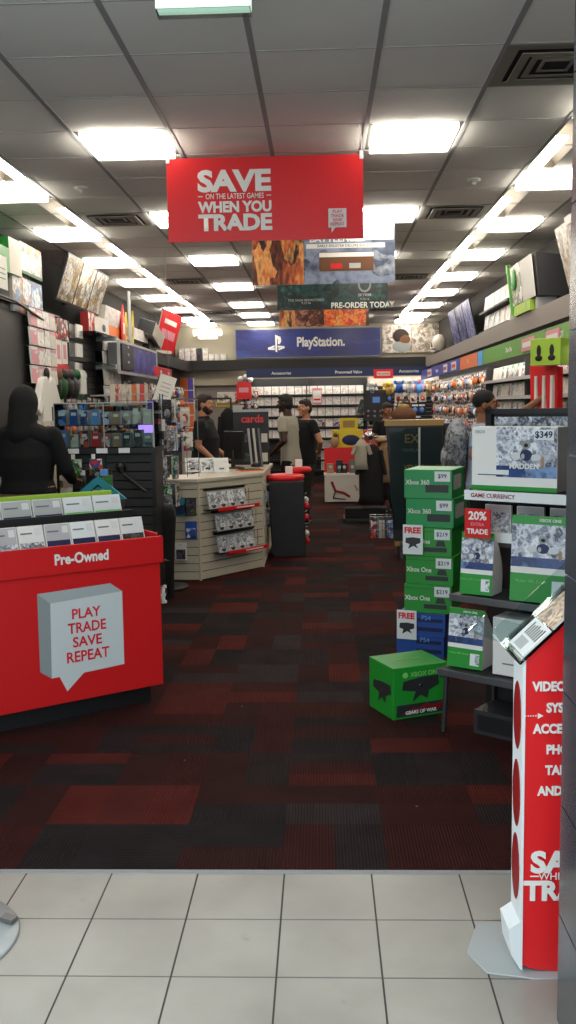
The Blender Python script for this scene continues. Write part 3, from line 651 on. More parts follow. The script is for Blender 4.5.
# things hung on the counter end and the side
def blister(name, cols, w, h, loc, rz, label, cat, group, bubble='confetti', hook=True):
    m = MB(); m.box(-w/2, w/2, 0, .004, 0, h, {'*': 'off_white', 'F': cols}); m.box(-w*.38, w*.38, -.025, 0, h*.1, h*.62, bubble)
    if hook: m.cyl((0, -.05, h*.93), (0, .03, h*.93), .004, .004, 'chrome', 6)
    return tag(m.build(name, None, loc, rz), label, cat, group)
for k in range(4):
    blister('blister_pack', ['teal', 'cover_dark', 'paper', 'blue'][k], .11, .17, (-1.33+.1*(k % 2), 8.66+.03*0, [.62, .62, .2, .4][k]), 0, '%s carded product hung on the narrow left face of the beige counter' % ['teal', 'dark', 'white', 'blue'][k], 'product pack', 'products hung on the counter end', ['navy', 'cover_dark', 'cover_dark', 'confetti_blue'][k])
for k in range(6):
    y = 9.55+k*.2; z = [.65, .38, .6, .3, .62, .35][k]
    blister('cable_pack', 'confetti_blue' if k % 2 else 'light_grey', .09, .2, (-.592, y, z), PI/2, 'slim carded accessory hung on the aisle side of the beige counter, %s from the front' % ords[k], 'product pack', 'accessories on the counter side', 'patterned')
# black cloth bag over a stool and its white-price card
t = T('covered_bin', 'black cloth-covered bin standing left of the beige counter', 'bin', (-1.42, 7.95, 0))
m = MB(); r = random.Random(3); prof = [(.12, 0), (.13, .3), (.15, .5), (.17, .68), (.165, .76), (.14, .795), (.08, .80)]
m.lathe(prof, 'cloth_black', n=28)
for i, v in enumerate(m.v):
    a = math.atan2(v.y, v.x); k = 1+.06*math.sin(5*a+v.z*6)+.03*math.sin(11*a); m.v[i] = Vector((v.x*k, v.y*k, v.z))
m.build('cover', t); m = MB(); m.box(-.06, .05, -.05, .05, .79, .86, 'tan'); m.build('carton', t, bevel=.004)
m = MB(); m.ell((.02, -.14, .28), (.06, .04, .07), 'confetti_red'); m.ell((-.05, -.15, .22), (.05, .03, .05), 'confetti_blue'); m.build('trinkets', t)
# spinner rack with hanging keyrings
t = T('spinner_rack', 'tall spinner rack hung with small carded goods beside the acrylic case', 'rack', (-1.42, 8.35, 0))
m = MB(); m.cyl((0, 0, .02), (0, 0, 1.75), .018, .018, 'chrome'); m.build('pole', t); m = MB(); m.lathe([(.2, 0), (.2, .02), (.03, .04)], 'black'); m.build('base', t)
for z in (1.7, 1.45, 1.2, .95):
    m = MB()
    for k in range(6): a = k*PI/3; m.cyl((0, 0, z), (.13*math.cos(a), .13*math.sin(a), z), .004, .004, 'chrome', 6)
    m.build('hook_ring', t)
n = 0
for zi, z in enumerate((1.7, 1.45, 1.2, .95)):
    for k in range(6):
        a = k*PI/3+.3*zi; c = ['cover_sports', 'cover', 'confetti_pale', 'patterned', 'purple', 'cover_dark'][(k+zi) % 6]; n += 1
        m = MB(); m.box(-.045, .045, 0, .01, -.2, .0, {'*': 'off_white', 'F': c, 'B': c}); m.ell((0, -.01, -.12), (.03, .015, .04), 'patterned', 8, 6)
        tag(m.build('keyring_pack', None, (-1.42+.13*math.cos(a), 8.35+.13*math.sin(a), z-.002), a+PI/2), 'small carded item hanging on the %s ring of the spinner rack' % ['top', 'second', 'third', 'lowest'][zi], 'product pack', 'carded items on the spinner rack, %s ring' % ['top', 'second', 'third', 'lowest'][zi])
# glowing screen and white controller box above the spinner
p = atY(152, 424, 8.1); t = T('small_monitor', 'small glowing violet screen with white housing by the acrylic case', 'screen', (p.x-.03, 8.1, 1.36))
m = MB(); m.box(-.09, .05, 0, .02, .02, .24, {'*': 'white', 'F': 'monitor'}); m.build('screen', t); m = MB(); m.box(.05, .14, -.02, .03, .07, .17, 'white'); m.box(.06, .13, -.022, -.018, .0, .07, 'black'); m.build('housing', t); m = MB(); m.cyl((0, .015, .12), (-1.42-(p.x-.03), .25, .12), .012, .012, 'dark_grey'); m.build('arm', t)
# ================================================================== DUMP BIN AND POS
t = T('dump_bin', 'tall tapered dark grey bin with red lids at the counter end', 'bin', (-.37, 10.05, 0), .08)
m = MB(); vs = [(-.17, -.02, 0), (.19, -.02, 0), (.19, .3, 0), (-.17, .3, 0), (-.215, -.12, .83), (.17, -.12, .83), (.17, .3, .83), (-.215, .3, .83)]
m.add(vs, [(0, 1, 5, 4), (1, 2, 6, 5), (2, 3, 7, 6), (3, 0, 4, 7), (4, 5, 6, 7), (3, 2, 1, 0)], 'dark_grey'); m.build('body', t, bevel=.01)
m = MB(); m.lathe([(.19, 0), (.21, .03), (.2, .06), (.15, .07)], 'red', (0, 0, 0), 24, Tr(-.02, .09, .825) @ Matrix.Diagonal((1, 1, 1, 1))); m.build('red_lid', t)
m = MB(); m.lathe([(.13, 0), (.15, .03), (.13, .06), (.1, .065)], 'red', (0, 0, 0), 24, Tr(.14, .33, .89)); m.build('red_lid', t)
for x, y, z in ((.02, 0.06, .89), (.14, .3, .95)): m = MB(); m.box(x-.04, x+.04, y-.02, y+.02, z, z+.09, 'paper', Rz(.0)); m.build('paper_slip', t, bevel=.01)
for k, (z, c) in enumerate(((.55, 'red'), (.42, 'red'), (.24, 'off_white'), (.16, 'red'), (.6, 'paper'))):
    m = MB(); m.ell((.2, .02+.03*k, z), (.035, .05, .04), c); m.cyl((.17, .02+.03*k, z+.05), (.21, .02+.03*k, z+.08), .006, .006, 'chrome'); tag(m.build('hanging_toy', None, (-.37, 10.05, 0), .08), '%s small item hung on the aisle side of the grey bin, %s' % (c.replace('_', ' '), ['second from top', 'middle', 'second from bottom', 'lowest', 'topmost'][k]), 'toy', 'items hung on the side of the grey bin')
# card rack and POS behind the counter
p = atY(262, 424, 11.3)
t = T('gift_card_rack', 'black gift card rack with red lettering on the service counter', 'rack', (-.80, 10.7, .965))
m = MB(); m.box(-.2, .2, 0, .05, 0, .6, 'black'); m.build('back', t); m = MB(); m.box(-.2, .2, -.03, 0, .46, .58, 'black'); hd = m.build('header', t); text('cards', .12, 'red', hd, (0.02, -.034, .52), bold=.02)
m = MB(); m.box(-.2, -.1, -.02, .02, .63, .68, 'light_grey'); m.box(-.2, .2, -.03, .05, .6, .63, 'facet_light'); m.build('top_shelf', t)
for k in range(8):
    m = MB(); m.box(-.035, .035, 0, .006, 0, .1, {'*': 'black', 'F': ['black', 'cover_dark', 'dark_grey', 'off_white'][k % 4]}); tag(m.build('gift_card', None, (-.80-.15+(k % 4)*.1, 10.69, 1.0+.22*(k//4))), 'small dark gift card on the black rack, %s row' % ['lower', 'upper'][k//4], 'gift card', 'gift cards in the %s row' % ['lower', 'upper'][k//4])
t = T('card_terminal', 'grey keypad terminal with leaning sticks on the counter end', 'terminal', (-.72, 10.3, .966), -.3)
m = MB(); m.prism([(-.06, 0), (.06, 0), (.06, .06), (-.06, .03)], -.04, .04, 'dark_grey'); m.build('keypad', t, bevel=.004); m = MB()
for k in range(3): m.cyl((-.05+.06*k, 0, .0), (-.1+.06*k, .03, .42), .012, .014, ['light_grey', 'off_white', 'steel'][k])
m.build('sticks', t)
m = MB(); m.box(-.12, .12, -.09, .09, 0, .012, 'orange'); m.box(-.1, .1, -.07, .07, .012, .018, 'cover_dark'); tag(m.build('magazine', None, (-.75, 9.72, .966), .5), 'orange magazine lying flat on the counter worktop', 'magazine')
t = T('cash_monitor', 'black point of sale monitor standing on the service counter', 'monitor', (-.93, 10.1, .966), 2.2)
m = MB(); m.box(-.2, .2, 0, .03, .1, .4, 'black'); m.build('screen', t, bevel=.006); m = MB(); m.cyl((0, .03, 0), (0, .03, .2), .025, .02, 'black'); m.lathe([(.1, 0), (.1, .01), (.03, .02)], 'black'); m.build('stand', t)
# garments hanging behind the clerk
for k, (u, v, c, w_) in enumerate(((228, 408, 'cloth_black', .12), (233, 425, 'cloth_grey', .09))):
    p = atY(u, v, 13.); t = T('hanging_jacket', '%s jacket hanging from a rail behind the clerk' % ['black', 'grey'][k], 'jacket', (p.x, 13.+k*.08, 0))
    z1 = p.z; m = MB(); vs = []; n = 10
    prof = [(.03, 0), (w_*.8, -.08), (w_, -.2), (w_*.95, -.6), (w_*1.05, -.85)]
    m.lathe([(a, z1+b) for a, b in prof], c, n=16)
    for i, v_ in enumerate(m.v): m.v[i] = Vector((v_.x*(1+.08*math.sin(v_.z*9)), v_.y*.45, v_.z))
    m.build('body', t)
    for s in (-1, 1): m = MB(); m.cyl((s*w_*.8, 0, z1-.12), (s*w_*1.15, -.02, z1-.65), .045, .035, c); m.build('sleeve', t)
    m = MB(); m.tube([(0, 0, z1), (0, 0, z1+.06), (.02, 0, z1+.08)], .004, 'chrome'); m.build('hook', t)
t = T('garment_rail', 'chrome rail holding two jackets behind the clerk', 'rack', (-1.75, 13.05, 0))
p = atY(228, 402, 13.)
m = MB(); m.tube([(-.5, 0, 0), (-.5, 0, p.z+.05), (.5, 0, p.z+.05), (.5, 0, 0)], .014, 'black'); m.build('rail', t)
for s in (-1, 1): m = MB(); m.box(s*.5-.02, s*.5+.02, -.25, .25, 0, .03, 'black'); m.build('foot', t)
# ================================================================== RIGHT: CONSOLE BOX STACK
def console_box(w, d, h, body, dark, kind, price, k_=0, loc=None, rz=0, label='', sign=False):
    t = T('console_box', label, 'console box', loc, rz, 'stacked console boxes')
    m = MB(); m.box(0, w, 0, d, 0, h, body); m.build('carton', t, bevel=.003)
    m = MB()
    if kind == '360':
        m.box(w*.45, w*.93, -.0015, 0, h*.22, h*.48, 'dark_grey'); m.box(w+.0002, w+.0015, d*.12, d*.75, h*.3, h*.8, 'light_grey')
    elif kind == 'one':
        m.box(w*.42, w*.90, -.0015, 0, h*.16, h*.32, 'dark_grey'); m.prism([(w*.66, h*.36), (w*.88, h*.36), (w*.84, h*.56), (w*.70, h*.56)], -.0015, 0, 'dark_grey', 'y'); m.box(w*.0, w, -.001, 0, h*.86, h*.875, dark)
    else:
        m.box(w*.42, w*.95, -.0015, 0, h*.2, h*.38, 'navy'); m.box(w*.0, w, -.001, 0, h*.93, h*.95, dark); m.box(w*.42, w*.95, -.0015, 0, h*.62, h*.78, 'navy')
    m.build('printed_console', t)
    if kind != 'ps': text('Xbox 360' if kind == '360' else 'Xbox One', h*.235, 'paper', t, (w*.285, -.003, h*(.56 if kind == '360' else .52)), bold=.012, wx=.88)
    else: text('PS4', h*.3, 'sky', t, (w*.6, -.003, h*.8), bold=.01)
    if price:
        m = MB(); m.box(w*.64, w*.96, -.004, -.001, h*.60, h*.95, 'tag_white'); pt = m.build('price_tag', t); text(price, h*.2, 'navy', pt, (w*.8, -.006, h*.78), bold=.01)
    if sign:
        m = MB(); s = .13; x0 = -.012 if k_ else -.0; z0 = h-.17; m.box(x0, x0+s, -.03, -.026, z0, z0+.19, 'tag_white'); os_ = m.build('offer_sign', t); fit('FREE', 'red', os_, (x0+s/2, -.032, z0+.155), .108, .04, .045)
        m = MB(); cx, cz = x0+s/2, z0+.075; m.prism([(cx-.048, cz), (cx-.045, cz+.03), (cx, cz+.035), (cx+.05, cz+.03), (cx+.05, cz), (cx+.02, cz-.01), (cx+.035, cz-.035), (cx+.005, cz-.02), (cx-.03, cz-.04), (cx-.02, cz-.01)], -.0325, -.03, 'dark_grey', 'y'); m.build('sign_camera_print', os_)
    return t
SA = -.36; sx, sy = .525, 6.0
zs = [0, .145, .29, .475, .66, .845, 1.03, 1.215]
spec = [('ps', 'blue', 'navy', None), ('ps', 'blue', 'navy', None), ('one', 'green', 'green_dark', '$219'), ('one', 'green', 'green_dark', '$219'), ('one', 'green', 'green_dark', '$219'), ('360', 'green360', 'green_dark', '$99'), ('360', 'green360', 'green_dark', '$99')]
plb = ['blue console box at the very bottom of the stack', 'blue console box with a white FREE sign, second lowest in the stack', 'green console box resting on the blue boxes', 'green console box under the one with the FREE sign', 'green console box with a white FREE sign, middle of the stack', 'bluish green console box second from the top of the stack', 'bluish green console box on top of the stack']
for k, (kind, c1, c2, pr_) in enumerate(spec):
    jx = [-.05, -.04, 0.0, 0.01, 0, .012, -.0][k]
    console_box(.31, .36, zs[k+1]-zs[k]-.001, c1, c2, kind, pr_, loc=(sx+jx, sy, zs[k]), rz=SA+[.03, 0, .01, -.01, 0, -.02, .01][k], label=plb[k], sign=(k in (1, 4)))
# big green box on the carpet
t = T('console_box', 'large green console box printed with a black device, lying on the carpet', 'console box', (.355, 4.72, 0), .42)
w, d, h = .325, .27, .275
m = MB(); m.box(0, w, 0, d, 0, h, {'*': 'green', 'T': 'green'}); m.build('carton', t, bevel=.003)
m = MB(); M = Tr(w*.5, -.001, h*.56)
def camera_shape(m, M, s): m.prism([(-.11*s, .0), (-.105*s, .045*s), (0, .06*s), (.105*s, .06*s), (.11*s, .01*s), (.05*s, -.015*s), (.04*s, -.06*s), (.0, -.035*s), (-.05*s, -.07*s), (-.03*s, -.015*s)], -.0015, 0, 'dark_grey', 'y', M)
camera_shape(m, M, 1.0); m.ell((w*.5, -.002, h*.56+.015), (.008, .002, .008), 'chrome'); m.build('camera_print', t)
m = MB(); camera_shape(m, Tr(-.001, d*.45, h*.45) @ Rz(-PI/2), .9); m.ell((-.002, d*.5, h*.47), (.002, .007, .007), 'chrome'); m.build('camera_print', t)
m = MB(); m.box(.02, w-.01, -.002, 0, .012, .075, 'dark_grey'); m.prism([(.05, .02), (.13, .06), (.11, .03), (.2, .07), (.28, .03), (.3, .065), (.2, .05), (.12, .03)], -.003, -.002, 'dark_red', 'y'); m.build('strip_print', t)
text('GEARS OF WAR', .026, 'paper', t, (w*.5, -.005, .03), bold=.02); text('XBOX ONE', .034, 'green_light', t, (w*.58, -.003, h*.84), bold=.012)
text('XBOX ONE', .028, 'green_light', t, (0, 0, 0), M=Tr(w*.5, d*.5, h+.002) @ Rx(-PI/2), bold=.012)
m = MB(); m.ell((w*.22, -.001, h*.84), (.016, .002, .016), 'green_light'); m.build('logo', t)
m = MB(); m.box(w*.86, w*.98, -.003, 0, h*.72, h*.86, 'navy'); m.box(w*.88, w*.96, -.004, -.003, h*.74, h*.84, 'paper'); m.build('price_sticker', t)
# ================================================================== RIGHT: CONSOLE DISPLAY RACK
DA = -.66; DO = Vector((.56, 4.55, 0)); dx = Vector((math.cos(DA), math.sin(DA), 0)); dy = Vector((-math.sin(DA), math.cos(DA), 0))
def D(x, y, z): return DO+dx*x+dy*y+Vector((0, 0, z))
t = T('display_rack', 'black console display rack with slanted poster and three shelves', 'display rack', DO, DA)
BX = .10; WD = .78
m = MB(); m.box(BX, WD+BX, .32, .36, .02, 1.6, 'black'); m.build('back_panel', t, bevel=.003)
m = MB(); m.box(BX+.04, WD+BX-.03, .31, .32, 1.2, 1.56, 'football'); m.build('poster', t)
text('MADDEN', .07, 'paper', t, (BX+.55, .305, 1.42), bold=.03)
m = MB(); m.box(BX, BX+.03, .29, .33, 1.15, 1.6, 'black'); m.box(BX, WD+BX, .29, .33, 1.575, 1.6, 'black'); m.build('poster_frame', t)
for z, x0, y0 in ((.325, 0, 0), (.70, .05, .03), (1.211, .12, .06)):
    m = MB(); m.box(x0, WD+.1, y0, .32, z-.022, z, 'dark_grey'); m.box(x0, WD+.1, y0-.006, y0, z-.03, z+.006, 'steel'); m.build('shelf', t, bevel=.003)
m = MB(); m.box(.12, WD+.1, .046, .052, 1.17, 1.216, 'tag_white'); m.build('shelf_strip', t); text('GAME CURRENCY', .028, 'dark_red', t, (.27, .044, 1.193), bold=.015)
m = MB(); m.box(.12, .45, .2, .21, .95, 1.0, 'tag_white'); m.build('shelf_strip', t); m = MB(); m.box(.1, WD+.1, .19, .32, .93, .95, 'dark_grey'); m.build('shelf', t)
for x, y in ((.03, .04), (.8, .04), (.15, .3), (.8, .3)):
    m = MB(); m.cyl((x, y, .31), (x+(.01 if x > .1 else -.01), y-.01, .0), .012, .012, 'dark_grey'); m.build('leg', t)
for s_ in (0,): m = MB(); m.box(WD+.075, WD+.1, .02, .34, .31, 1.6, 'black'); m.build('side_panel', t)
# products on the rack: large white box on the top shelf
def fb_print(m, x0, x1, z0, z1, M=None, y=-.001):
    h = z1-z0; w_ = x1-x0
    m.box(x0, x1, y, 0, z0+h*.3, z1, 'football', M); m.box(x0, x1, y-.0003, 0, z0+h*.13, z0+h*.33, 'football_mid', M)
    cx = x0+w_*.5   # crouching player: helmet, torso, arms
    m.ell((cx, y, z0+h*.70), (w_*.075, .0012, h*.075), 'facet_grey', M=M); m.ell((cx-.0, y-.0005, z0+h*.52), (w_*.10, .0012, h*.10), 'navy', M=M); m.ell((cx-w_*.17, y-.0003, z0+h*.50), (w_*.08, .0012, h*.07), 'bubble_white', M=M); m.ell((cx+w_*.16, y-.0003, z0+h*.48), (w_*.09, .0012, h*.06), 'bubble_white', M=M)
    m.ell((cx, y-.0014, z0+h*.69), (w_*.035, .0012, h*.035), 'hair_brown', M=M); m.ell((cx+w_*.27, y-.0003, z0+h*.40), (w_*.03, .0012, h*.11), 'tan', M=M); m.ell((cx-w_*.05, y-.0012, z0+h*.5), (w_*.03, .0012, h*.05), 'light_grey', M=M)
t = T('console_box', 'large white console box with a football print on the top shelf of the rack', 'console box', D(.135, .09, 1.217), DA+.02)
w, d, h = .43, .15, .30
m = MB(); m.box(0, w, 0, d, 0, h, {'*': 'paper', 'R': 'fascia_grey'}); m.build('carton', t, bevel=.003)
m = MB(); fb_print(m, w*.3, w-.002, .03, h-.002); m.build('football_print', t)
m = MB(); m.box(0, w, -.0018, 0, 0, .022, 'green'); m.build('green_band', t); m = MB(); m.box(.03, w*.45, -.004, 0, .075, .098, 'tag_white'); m.box(.035, w*.42, -.0042, -.004, .072, .076, 'dark_grey'); m.build('printed_console', t)
m = MB(); m.box(w*.74, w*.96, -.005, -.001, h*.8, h*.96, 'tag_white'); m.build('price_tag', t); text('$349', .042, 'navy', t, (w*.85, -.007, h*.88), bold=.02); text('MADDEN', .035, 'paper', t, (w*.63, -.006, h*.39), bold=.03); text('XBOX', .02, 'facet_grey', t, (w*.1, -.003, h*.92))
# card tent boxes with bowed sides
def tent(w, h, d, label, loc, rz):
    t = T('promo_box', label, 'promo box', loc, rz, 'bowed football promo boxes')
    n = 8; back = [(d*(1-.0)+.35*d*math.sin(PI*k/n)-d*.75*(k/n), h*k/n) for k in range(n+1)]
    m = MB(); prof = [(0, 0), (d*.22, h)]+back[::-1]
    m.prism(prof, 0, w, 'paper'); a = math.atan2(d*.22, h); m.build('carton', t)
    M = Rx(-a); L = math.hypot(h, d*.22)
    m = MB(); m.box(.0, w, -.0012, 0, L*.9, L, 'green', M); m.box(.0, w, -.0012, 0, 0, L*.33, 'green', M); fb_print(m, 0, w, L*.33, L*.9, M); m.box(w*.66, w*.92, -.003, 0, L*.06, L*.26, 'tag_white', M); m.box(w*.80, w*.92, -.0035, 0, L*.08, L*.24, 'cover_sports', M); m.build('front_print', t)
    text('XBOX ONE', h*.05, 'paper', t, (w*.6, -.003, L*.95), M=M, bold=.02); text('Madden NFL Bundle', h*.045, 'green_light', t, (w*.33, -.003, L*.24), M=M)
    return t
tb = tent(.165, .30, .13, 'bowed football promo box on the middle shelf under the red 20% tag', D(.09, .06, .707), DA+.10)
m = MB(); m.box(.03, .16, -.012, -.006, .28, .42, 'red_matte', Rz(0)); dt = m.build('discount_tag', tb); text('20%', .055, 'paper', dt, (.095, -.014, .385), bold=.03); text('EXTRA', .022, 'pink', dt, (.095, -.014, .345), bold=.01); text('TRADE', .034, 'paper', dt, (.095, -.014, .31), bold=.03)
tent(.3, .40, .15, 'largest bowed football promo box, right side of the middle shelf', D(.36, .05, .707), DA+.12)
tent(.185, .29, .15, 'bowed football promo box on the lowest shelf by the green boxes', D(.02, .06, .332), DA+.08)
t = T('console_box', 'plain white console box on the lowest shelf of the rack', 'console box', D(.27, .06, .332), DA+.05)
m = MB(); m.box(0, .24, 0, .15, 0, .28, 'paper'); m.build('carton', t, bevel=.003); m = MB(); m.box(.05, .19, -.001, 0, .055, .062, 'mid_grey'); m.ell((.1, -.001, .11), (.01, .001, .01), 'mid_grey'); m.build('printed_console', t)
for k in range(4):
    m = game_case_mesh('cover_sports', 'light_grey', .14, .18)
    tag(m.build('game_case', None, D(.2+.17*k, .24, .951), DA), 'grey game case behind the promo boxes on the narrow back shelf, %s' % ['leftmost', 'second from left', 'third from left', 'rightmost'][k], 'game case', 'games on the narrow back shelf')
m = MB(); m.box(0, .3, 0, .2, 0, .12, 'dark_grey'); m.box(.02, .28, -.001, 0, .02, .1, 'black'); tag(m.build('storage_box', None, D(.15, .1, 0), DA, bevel=.004), 'dark low box on the carpet under the display rack', 'box')
# ================================================================== KIOSK
KA = math.radians(1.5); K0 = Vector((.557, 2.545, 0))
t = T('pamphlet_kiosk', 'red and white leaflet stand with a slanted clear tray on a grey base plate', 'kiosk', K0, KA)
W = .34; Dp = .11; z0 = .925; z1 = .925+.95*W
prof = [(0, .028), (.03, .015), (.1, .008), (W, .008), (W, z1), (0, z0)]
m = MB(); m.prism(prof, 0, Dp, ['red']*6, 'y', cap='red'); m.build('red_panel', t)
m = MB(); m.box(-.008, 0, -.002, Dp, .03, z0, 'tag_white'); m.build('white_side', t)
for z in (.75, .52, .30): m = MB(); m.ell((-.009, Dp*.5, z), (.003, Dp*.42, .1), 'dark_red'); m.build('red_roundel', t)
m = MB(); m.prism([(0, .012), (0, .165), (-.022, .15), (-.04, .138), (-.032, .06), (-.008, .02)], -.004, Dp, 'tag_white', 'y'); m.build('foot', t)
m = MB(); m.prism([(-.14, .10), (-.08, .26), (.34, .28), (.38, .02), (.2, -.03), (.03, -.03), (-.10, 0)], .0, .006, 'base_plate', 'z'); m.build('base_plate', t, bevel=.002)
for s, z in (('VIDEO GAMES', .848), ('SYSTEMS', .787), ('ACCESSORIES', .727), ('PHONES', .667), ('TABLETS', .607), ('AND MORE', .547)):
    text(s, .036, 'paper', t, (.118, -.003, z), bold=.045, wx=.86)
text('SAVE', .085, 'paper', t, (.125, -.003, .335), bold=.045, wx=1.1); text('WHEN YOU', .03, 'paper', t, (.125, -.003, .295)); text('TRADE', .078, 'paper', t, (.125, -.003, .25), bold=.045, wx=1.0)
for x in (.02, .23): m = MB(); m.box(x, x+.025, -.002, 0, .294, .297, 'paper'); m.build('rule_line', t)
m = MB(); m.box(.125, .185, -.002, 0, .12, .17, 'paper'); m.add([(.128, -.0015, .12), (.14, -.0015, .105), (.145, -.0015, .12)], [(0, 1, 2)], 'paper'); m.build('bubble_logo', t)
for k in range(5):
    m = MB(); m.ell((.0015+k*.007, -.001, .765), (.002, .001, .002), 'paper', 8, 6); m.build('arrow_dot', t)
m = MB(); m.prism([(.035, .773), (.05, .765), (.035, .757)], -.002, 0, 'paper', 'y'); m.build('arrow_head', t)
# clear tray: local frame running up the slope, u along slope, y depth
sl = math.atan2(z1-z0, W); TM = Tr(0, -.004, z0) @ Ry(-sl)
m = MB(); Ls = W/math.cos(sl)
m.box(-.02, Ls, 0, .24, .002, .006, 'acrylic', TM); m.box(-.022, -.018, 0, .24, .002, .045, 'acrylic', TM); m.box(-.02, Ls, -.004, 0, .002, .01, 'acrylic_frost', TM); m.prism([(-.02, .002), (.06, .002), (-.0, .10), (-.07, .10)],   .236, .24, 'acrylic', 'y', TM); m.box(-.02, Ls, .236, .24, .002, .05, 'acrylic', TM)
m.build('clear_tray', t)
for k, (a, b, c, lab) in enumerate(((.0, .105, 'tag_white', 'white printed flyer with barcode in the lower end of the kiosk tray'), (.11, .42, 'pamphlet', 'brown photographic leaflet in the upper end of the kiosk tray'))):
    m = MB(); m.box(a, b, .008, .17, .007, .012, {'*': 'paper', 'T': c}, TM)
    if k == 0:
        for q in range(7): m.box(.05, .095-.004*(q % 3), .025+q*.018, .034+q*.018, .012, .0125, 'dark_grey', TM)
        m.box(.008, .042, .06, .14, .012, .0124, 'facet_light', TM)
    tag(m.build('leaflet', None, K0, KA), lab, 'leaflet')
# clear round foot of a stand at the left edge
t = T('sign_stand', 'round clear-grey stand foot on the tiles at the left edge', 'stand', (-1.23, 2.69, 0))
m = MB(); m.lathe([(.26, 0), (.27, .004), (.265, .012), (.05, .016)], 'base_plate', n=40); m.build('base', t); m = MB(); m.cyl((-.05, 0, .014), (-.05, 0, 1.2), .016, .016, 'chrome'); m.build('pole', t)
m = MB(); m.prism([(.2, .12), (.245, .1), (.235, .07), (.19, .09)], .016, .03, 'steel', 'z'); m.build('clip', t)
# ================================================================== WALL SHELVING RIGHT
def copies(proto, spots, cat, group=None):
    """spots: list of (loc, rotz, label)"""
    for k, (loc, rz, lab) in enumerate(spots):
        o = proto if k == 0 else proto.copy()
        if k: C.objects.link(o)
        o.location = loc; o.rotation_euler = (0, 0, rz) if not hasattr(rz, '__len__') else rz
        tag(o, lab[0] if isinstance(lab, tuple) else lab, cat, lab[1] if isinstance(lab, tuple) else group)
def casem(front, strip, w=.135, h=.17, d=.02):
    m = MB(); m.box(-w/2, w/2, 0, d, 0, h, 'paper'); m.box(-w/2+.003, w/2-.003, -.001, 0, .003, h*.82, front); m.box(-w/2+.003, w/2-.003, -.0012, 0, h*.82, h-.003, strip); m.box(w*.12, w*.4, -.002, 0, h*.6, h*.76, 'white'); return m
t = T('wall_shelving', 'dark shelving of green-topped game cases along the right wall', 'shelving', (2.2, 10.3, 0), HR)
m = MB(); m.box(-2.4, 2.35, .2, .28, .02, 2.1, 'dark_grey'); m.build('back_panel', t)
rz_ = [1.90, 1.69, 1.48, 1.27, 1.06]
for z in rz_: m = MB(); m.box(-2.4, 2.35, 0, .2, z-.02, z, 'black'); m.box(-2.4, 2.35, -.01, 0, z-.025, z+.012, 'light_grey'); m.build('shelf', t)
m = MB(); m.box(-2.4, 2.35, 0, .2, 0, .5, 'black'); m.build('base_cabinet', t)
for s in (-2.4, 0, 2.33): m = MB(); m.box(s, s+.02, 0, .2, .5, 2.1, 'dark_grey'); m.build('upright', t)
protos = [casem('cover_white', 'green_light'), casem('cover', 'green'), casem('cover_white', 'white'), casem('cover_dark', 'green_light'), casem('cover_white', 'off_white'), casem('cover', 'paper')]
buckets = [[] for _ in protos]; r = random.Random(5)
names = ['top', 'second', 'third', 'fourth', 'lowest']
for i, z in enumerate(rz_):
    y = 8.05
    while y < 12.6:
        k = r.randrange(6)
        buckets[k].append(((2.27, y, z+.002), (-.12, 0, HR+r.uniform(-.04, .04)), ('green or white topped game case on the %s shelf of the right wall' % names[i], 'game cases on the %s right wall shelf' % names[i]))); y += .15
for p_, b_ in zip(protos, buckets): copies(p_.build('game_case'), b_, 'game case')
# lit header panels of the right wall
def header(y0, y1, mat, txt, label, z0=2.115, z1=2.3, tm='paper'):
    t = T('header_sign', label, 'sign', (2.09, (y0+y1)/2, z0), HR); w = (y1-y0)/2
    m = MB(); m.box(-w, w, 0, .02, 0, z1-z0, {'*': 'dark_grey', 'F': mat}); m.box(-w, w, .02, .2, z1-z0-.02, z1-z0, 'dark_grey'); pn = m.build('panel', t, bevel=.003)
    m = MB(); m.box(-w+.03, w-.03, .03, .08, .02, .05, 'valance'); m.build('valance_lamp', t)
    if txt: text(txt, .08, tm, pn, (0, -.004, (z1-z0)/2), bold=.02)
header(7.8, 8.9, 'header_green', 'XBOX', 'green lit header nearest the entrance on the right wall')
header(8.92, 12.3, 'header_green', 'Xbox One', 'long green lit header over the right wall game shelves')
header(12.32, 12.7, 'header_sky', '', 'short light blue header between the green and orange ones')
header(12.72, 14.3, 'header_orange', 'PS', 'orange lit header on the right wall')
header(14.32, 19.85, 'header_ps', 'PlayStation', 'long dark violet header at the far end of the right wall')
for y, w in ((9.6, .3), (8.6, .25), (14.9, .25), (15.9, .22), (18.2, .3)):
    m = MB(); m.box(-w, w, 0, .01, 0, .13, 'pink' if y in (9.6, 8.6) else 'paper'); m.box(-w*.8, w*.8, -.001, 0, .04, .09, 'paper' if y < 10 else 'red')
    tag(m.build('header_card', None, (2.075, y, 2.14), HR), 'small pale card over the right wall header, about %s along it' % {9.6: 'mid green part', 8.6: 'nearest part', 14.9: 'start of violet part', 15.9: 'early violet part', 18.2: 'far violet part'}[y], 'sign card')
